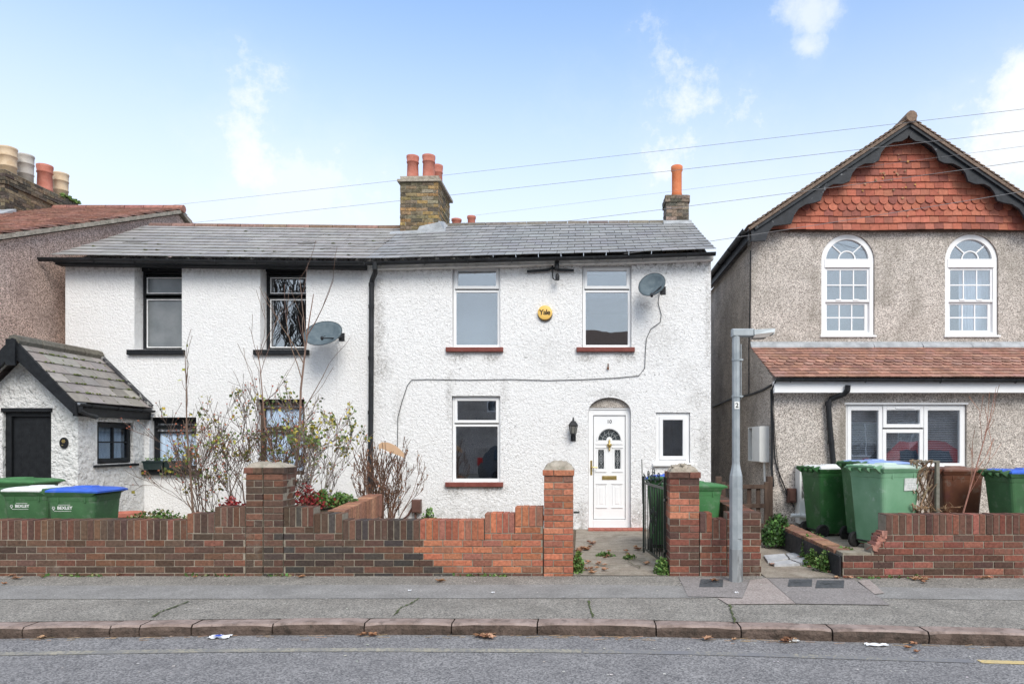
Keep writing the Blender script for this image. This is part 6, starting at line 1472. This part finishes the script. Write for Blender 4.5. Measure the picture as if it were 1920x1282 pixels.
# ------------------------------------------------------------ opposite side of the street (seen in the window reflections)
def opp(x0,x1,yf,ze,zr,wallm,roofc,label,wins,door=None):
    t=thing('opposite_house',label,'house',((x0+x1)/2,yf,0),'houses across the street')
    hs=[rect(a,b,c,d) for a,b,c,d in wins]
    mb=wall_panel([(x0,-.05),(x1,-.05),(x1,ze),(x0,ze)],hs,-yf,-yf+.3,-yf+.12)   # built facing -Y at -yf then turned
    mb.box(x0,x1,-yf+.3,-yf+7,-.05,ze); mb.xf(Matrix.Diagonal((1,-1,1,1))); mb.build('wall',wallm,t)
    mb=MB(); ym=yf-3.5
    mb.hexa([(x0-.2,yf+.3,ze-.05),(x1+.2,yf+.3,ze-.05),(x1+.2,ym,zr-.12),(x0-.2,ym,zr-.12),(x0-.2,yf+.3,ze+.07),(x1+.2,yf+.3,ze+.07),(x1+.2,ym,zr),(x0-.2,ym,zr)]); mb.hexa([(x0-.2,yf-7.3,ze-.05),(x1+.2,yf-7.3,ze-.05),(x1+.2,ym-.001,zr-.12),(x0-.2,ym-.001,zr-.12),(x0-.2,yf-7.3,ze+.07),(x1+.2,yf-7.3,ze+.07),(x1+.2,ym-.001,zr),(x0-.2,ym-.001,zr)])
    mb.build('roof',roofc,t)
    mb=MB(); gl=MB()
    for a,b,c,d in wins:
        k=MB(); beam_frame(k,a,b,c,d,.07,-yf+.04,-yf+.1); k.box((a+b)/2-.03,(a+b)/2+.03,-yf+.045,-yf+.09,c+.07,d-.07); k.xf(Matrix.Diagonal((1,-1,1,1))); f=k.build('window',m_upvc,t)
        g=MB(); g.box(a+.07,b-.07,-yf+.07,-yf+.075,c+.07,d-.07); g.xf(Matrix.Diagonal((1,-1,1,1))); g.build('pane',m_glassd,f)
    return t
m_oroof=mat('opposite_roof_tile',(.11,.075,.06),(.16,.11,.09),9,.9,stretch=(1,8,1)); m_obrick=mat('opposite_brick',(.22,.10,.07),(.28,.14,.10),20,.9)
opp(-22,-10.5,-9,5.0,6.6,m_obrick,m_oroof,'brick house across the street on the left, outside the picture',[(-20,-18.6,1,2.4),(-16,-14.6,3.2,4.5),(-13,-11.6,1,2.4)])
opp(-10,-.6,-9,4.9,6.3,m_peb,m_oroof,'pebbledashed house across the street, mirrored in the lower cottage window',[(-4.6,-3.3,3.0,4.1),(-9,-7.5,1,2.4)])
opp(-.4,9,-9,5.3,7.5,m_peb,m_oroof,'grey house across the street, its roof mirrored in the right upper window',[(1,2.3,3.2,4.5),(4,5.4,3.2,4.5),(5.6,7.2,1,2.4),(1,2.3,1,2.4)])
opp(9.3,24,-9,5.3,7.3,m_peb,m_oroof,'pale house across the street on the right with several white windows',[(10,11.6,1,2.5),(12.4,13.8,.9,2.5),(14.6,16,1,2.5),(10.2,11.5,3.2,4.5),(14,15.4,3.2,4.5),(17.5,19,1,2.5)])
def tree(loc,h,label,seed):
    random.seed(seed); t=thing('bare_tree',label,'tree',loc,'trees across the street'); mb=MB(); p=Vector(loc); mb.tube([p,p+Vector((0,0,h*.3))],[.2,.15],8,(.09,.07,.06)); mb.build('trunk',m_twig,t); mb=MB(); tips=[]
    for i in range(6): grow(mb,tips,p+Vector((0,0,h*.28)),(U(-.7,.7),U(-.7,.7),1),h*.33,.09,4,.5,3,.12,.08,(.08,.065,.055),.7,4,.016)
    mb.build('crown',m_twig,t)
tree((-13.6,-5,0),8.5,'bare tree across the street, mirrored in the dark left window',51)
tree((-15.5,-6,0),9,'bare tree across the street left of the mirrored one',52)
tree((-12.2,-6.6,0),8,'bare tree across the street right of the mirrored one',53)
def car(loc,paint,label,L=4.2,H=1.5,est=True):
    t=thing('parked_car',label,'car',loc,'cars parked across the street'); X0=loc[0]; y0=loc[1]; z0=-.1
    prof=[(0,.35),(0.0,.75),(.05,.95),(.35,1.42),(.55,H),(2.0,H),(2.4,1.42),(3.1,.98),(3.9,.86),(L,.65),(L,.35)] if est else [(0,.35),(0,.85),(.3,.95),(.9,1.35),(1.2,H-.08),(2.1,H-.08),(2.9,1.0),(3.9,.85),(L,.6),(L,.35)]
    mb=MB(); W=1.75; n=len(prof)
    for k in range(n-1):
        (a,za),(b,zb)=prof[k],prof[k+1]
        ia=.22 if za>1.2 else (.06 if za>.9 else 0); ib=.22 if zb>1.2 else (.06 if zb>.9 else 0)
        for s in (0,1):
            ya=y0+(ia if s else W-ia); yb=y0+(ib if s else W-ib); ybm=y0+(0 if s else W)
            mb.add([(X0+a,ya,za+z0),(X0+b,yb,zb+z0),(X0+b,ybm,.35+z0),(X0+a,ybm,.35+z0)],[(0,1,2,3)])
        mb.add([(X0+a,y0+ia,za+z0),(X0+b,y0+ib,zb+z0),(X0+b,y0+W-ib,zb+z0),(X0+a,y0+W-ia,za+z0)],[(0,1,2,3)])
    mb.build('body',paint,t,smooth=False)
    mb=MB(); 
    for s in (0,1):
        y=y0+(W-.05 if s else .05); sg=1 if s else -1
        for a,b in ((.5,1.25),(1.32,2.25)): mb.add([(X0+a,y+sg*.01,z0+1.0),(X0+b,y+sg*.01,z0+1.0),(X0+b-.12,y-sg*.12,z0+1.38),(X0+a+.08,y-sg*.12,z0+1.38)],[(0,1,2,3)])
    mb.add([(X0+.06,y0+.3,z0+1.0),(X0+.06,y0+W-.3,z0+1.0),(X0+.34,y0+W-.35,z0+1.38),(X0+.34,y0+.35,z0+1.38)],[(0,1,2,3)])
    mb.build('windows',mat('car_glass',(.02,.025,.03),rough=.05,spec=.8),t)
    for a in (.8,L-.85):
        for s in (0,1): mb=MB(); mb.tube([(X0+a,y0+(W-.18 if s else -.01),.22),(X0+a,y0+(W+.01 if s else .18),.22)],.31,18); mb.build('wheel',m_rubber,t)
    mb=MB()
    for s in (0,1): 
        mb=MB(); yy=y0+(W-.22 if s else .0); mb.box(X0-.03,X0+.12,yy,yy+.16,z0+.78,z0+1.08); mb.build('tail_lamp',mat('tail_lamp_red',(.55,.02,.02),rough=.2,spec=.6),t)
car((-3.75,-2.5,0),mat('car_dark_blue',(.015,.02,.028),rough=.25,spec=.6,coat=.6),'dark estate car parked across the street, mirrored in the lower window',4.2,1.5)
car((9.9,-1.5,0),mat('car_red',(.50,.025,.03),rough=.25,spec=.6,coat=.6),'red car parked across the street, mirrored in the wide right window',4.2,1.75,False)
CLOUDS=[(1275,215,.115,.9,1.3),(1515,30,.036,.7,1.3),(1515,92,.03,.7,1.3),(460,280,.10,.9,.8),(550,360,.11,.8,1.6),(1930,230,.13,.95,1.3),(1480,400,.14,.6,1.6)]
SKYW=6.7; SKYS=.12; SUNE=2.1; SUNANG=30; EXPO=0.48; SKYT=(1.2,1.68,1.98)
# ------------------------------------------------------------ camera, light
cam=bpy.data.cameras.new('camera'); co=bpy.data.objects.new('camera',cam); COL.objects.link(co); sc.camera=co
co.location=(0,0,CAMZ); co.rotation_euler=(R(90),0,0); cam.sensor_width=36; cam.lens=F/1920*36
cam.shift_x=-(VX-960)/1920; cam.shift_y=(VY-641)/1920; cam.clip_end=2000
w=bpy.data.worlds.new('World'); sc.world=w; w.use_nodes=True; nt=w.node_tree; N=nt.nodes; L=nt.links
bg=N['Background']; sky=N.new('ShaderNodeTexSky'); sky.sky_type='NISHITA'; sky.sun_disc=False
SE,SA=R(42),R(158)   # elevation; azimuth measured like sun_rotation (clockwise from +Y)
sky.sun_elevation=SE; sky.sun_rotation=SA; sky.altitude=50; sky.air_density=1.0; sky.dust_density=1.5; sky.ozone_density=1.5
tc=N.new('ShaderNodeTexCoord'); D=tc.outputs['Generated']
def mth(op,a,b=None,cl=False):
    m=N.new('ShaderNodeMath'); m.operation=op; m.use_clamp=cl
    for i,v in enumerate((a,b)):
        if v is None: continue
        if isinstance(v,(int,float)): m.inputs[i].default_value=v
        else: L.new(v,m.inputs[i])
    return m.outputs[0]
def nz(s,det=8,r=.55,off=(0,0,0),st=(1,1,1)):
    mp=N.new('ShaderNodeMapping'); mp.inputs['Location'].default_value=off; mp.inputs['Scale'].default_value=st; L.new(D,mp.inputs[0])
    n=N.new('ShaderNodeTexNoise'); n.inputs['Scale'].default_value=s; n.inputs['Detail'].default_value=det; n.inputs['Roughness'].default_value=r; L.new(mp.outputs[0],n.inputs['Vector']); return n.outputs['Fac']
def rg(x,a,b,lo=0,hi=1,sm=True):
    r=N.new('ShaderNodeMapRange'); r.interpolation_type='SMOOTHSTEP' if sm else 'LINEAR'
    r.inputs[1].default_value=a; r.inputs[2].default_value=b; r.inputs[3].default_value=lo; r.inputs[4].default_value=hi; L.new(x,r.inputs[0]); return r.outputs[0]
cl=None; warp=nz(7,10,.66,(1.3,0,2))
for (px,py,rad,st,sx) in CLOUDS:
    d=Vector(((px-VX)/F,1,-(py-VY)/F)).normalized()
    vd=N.new('ShaderNodeVectorMath'); vd.operation='SUBTRACT'; L.new(D,vd.inputs[0]); vd.inputs[1].default_value=d
    v2=N.new('ShaderNodeVectorMath'); v2.operation='MULTIPLY'; L.new(vd.outputs[0],v2.inputs[0]); v2.inputs[1].default_value=(1/sx,1,1)
    ln=N.new('ShaderNodeVectorMath'); ln.operation='LENGTH'; L.new(v2.outputs[0],ln.inputs[0])
    q=mth('ADD',mth('DIVIDE',ln.outputs['Value'],rad),mth('MULTIPLY',mth('SUBTRACT',warp,.5),-3.8))
    m_=rg(q,1.25,-.1,0,st)
    cl=m_ if cl is None else mth('MAXIMUM',cl,m_)
sz=N.new('ShaderNodeSeparateXYZ'); L.new(D,sz.inputs[0])
haze=rg(sz.outputs[2],.62,.20,.12,.88)
thin=mth('MULTIPLY',rg(nz(3.2,7,.6,(3,1,0),(1,1,2.2)),.45,.8),rg(sz.outputs[2],.55,.25,.0,.35))
back=mth('MAXIMUM',rg(sz.outputs[1],.15,-.35,0,.85),rg(sz.outputs[2],.66,.82,0,.8))
back=mth('MULTIPLY',back,rg(nz(2.6,6,.6,(7,2,0)),.30,.52,.55,1))
fac=mth('MAXIMUM',mth('MAXIMUM',haze,back),mth('MAXIMUM',cl,thin),True)
fac=mth('ADD',fac,mth('MULTIPLY',cl,.10),True)
mx=N.new('ShaderNodeMix'); mx.data_type='RGBA'; mx.clamp_result=False
tn=N.new('ShaderNodeMix'); tn.data_type='RGBA'; tn.blend_type='MULTIPLY'; tn.inputs[0].default_value=1; tn.clamp_result=False
L.new(sky.outputs[0],tn.inputs[6]); tn.inputs[7].default_value=(*SKYT,1)
L.new(fac,mx.inputs[0]); L.new(tn.outputs[2],mx.inputs[6])
# sky texture tinted, cloud white in the same units
mx.inputs[7].default_value=(*[c*SKYW for c in (.90,.945,1.0)],1)
L.new(mx.outputs[2],bg.inputs[0]); bg.inputs[1].default_value=SKYS
sun=bpy.data.lights.new('sun','SUN'); so=bpy.data.objects.new('sun',sun); COL.objects.link(so); sun.energy=SUNE; sun.angle=R(SUNANG); sun.color=(1,.93,.84)
dv=Vector((math.sin(SA)*math.cos(SE),math.cos(SA)*math.cos(SE),math.sin(SE))); so.rotation_euler=dv.to_track_quat('Z','Y').to_euler()
sc.view_settings.view_transform='Standard'; sc.view_settings.look='None'; sc.view_settings.exposure=EXPO; sc.view_settings.gamma=1
sc.render.engine='CYCLES'; sc.cycles.max_bounces=8; sc.cycles.transparent_max_bounces=12
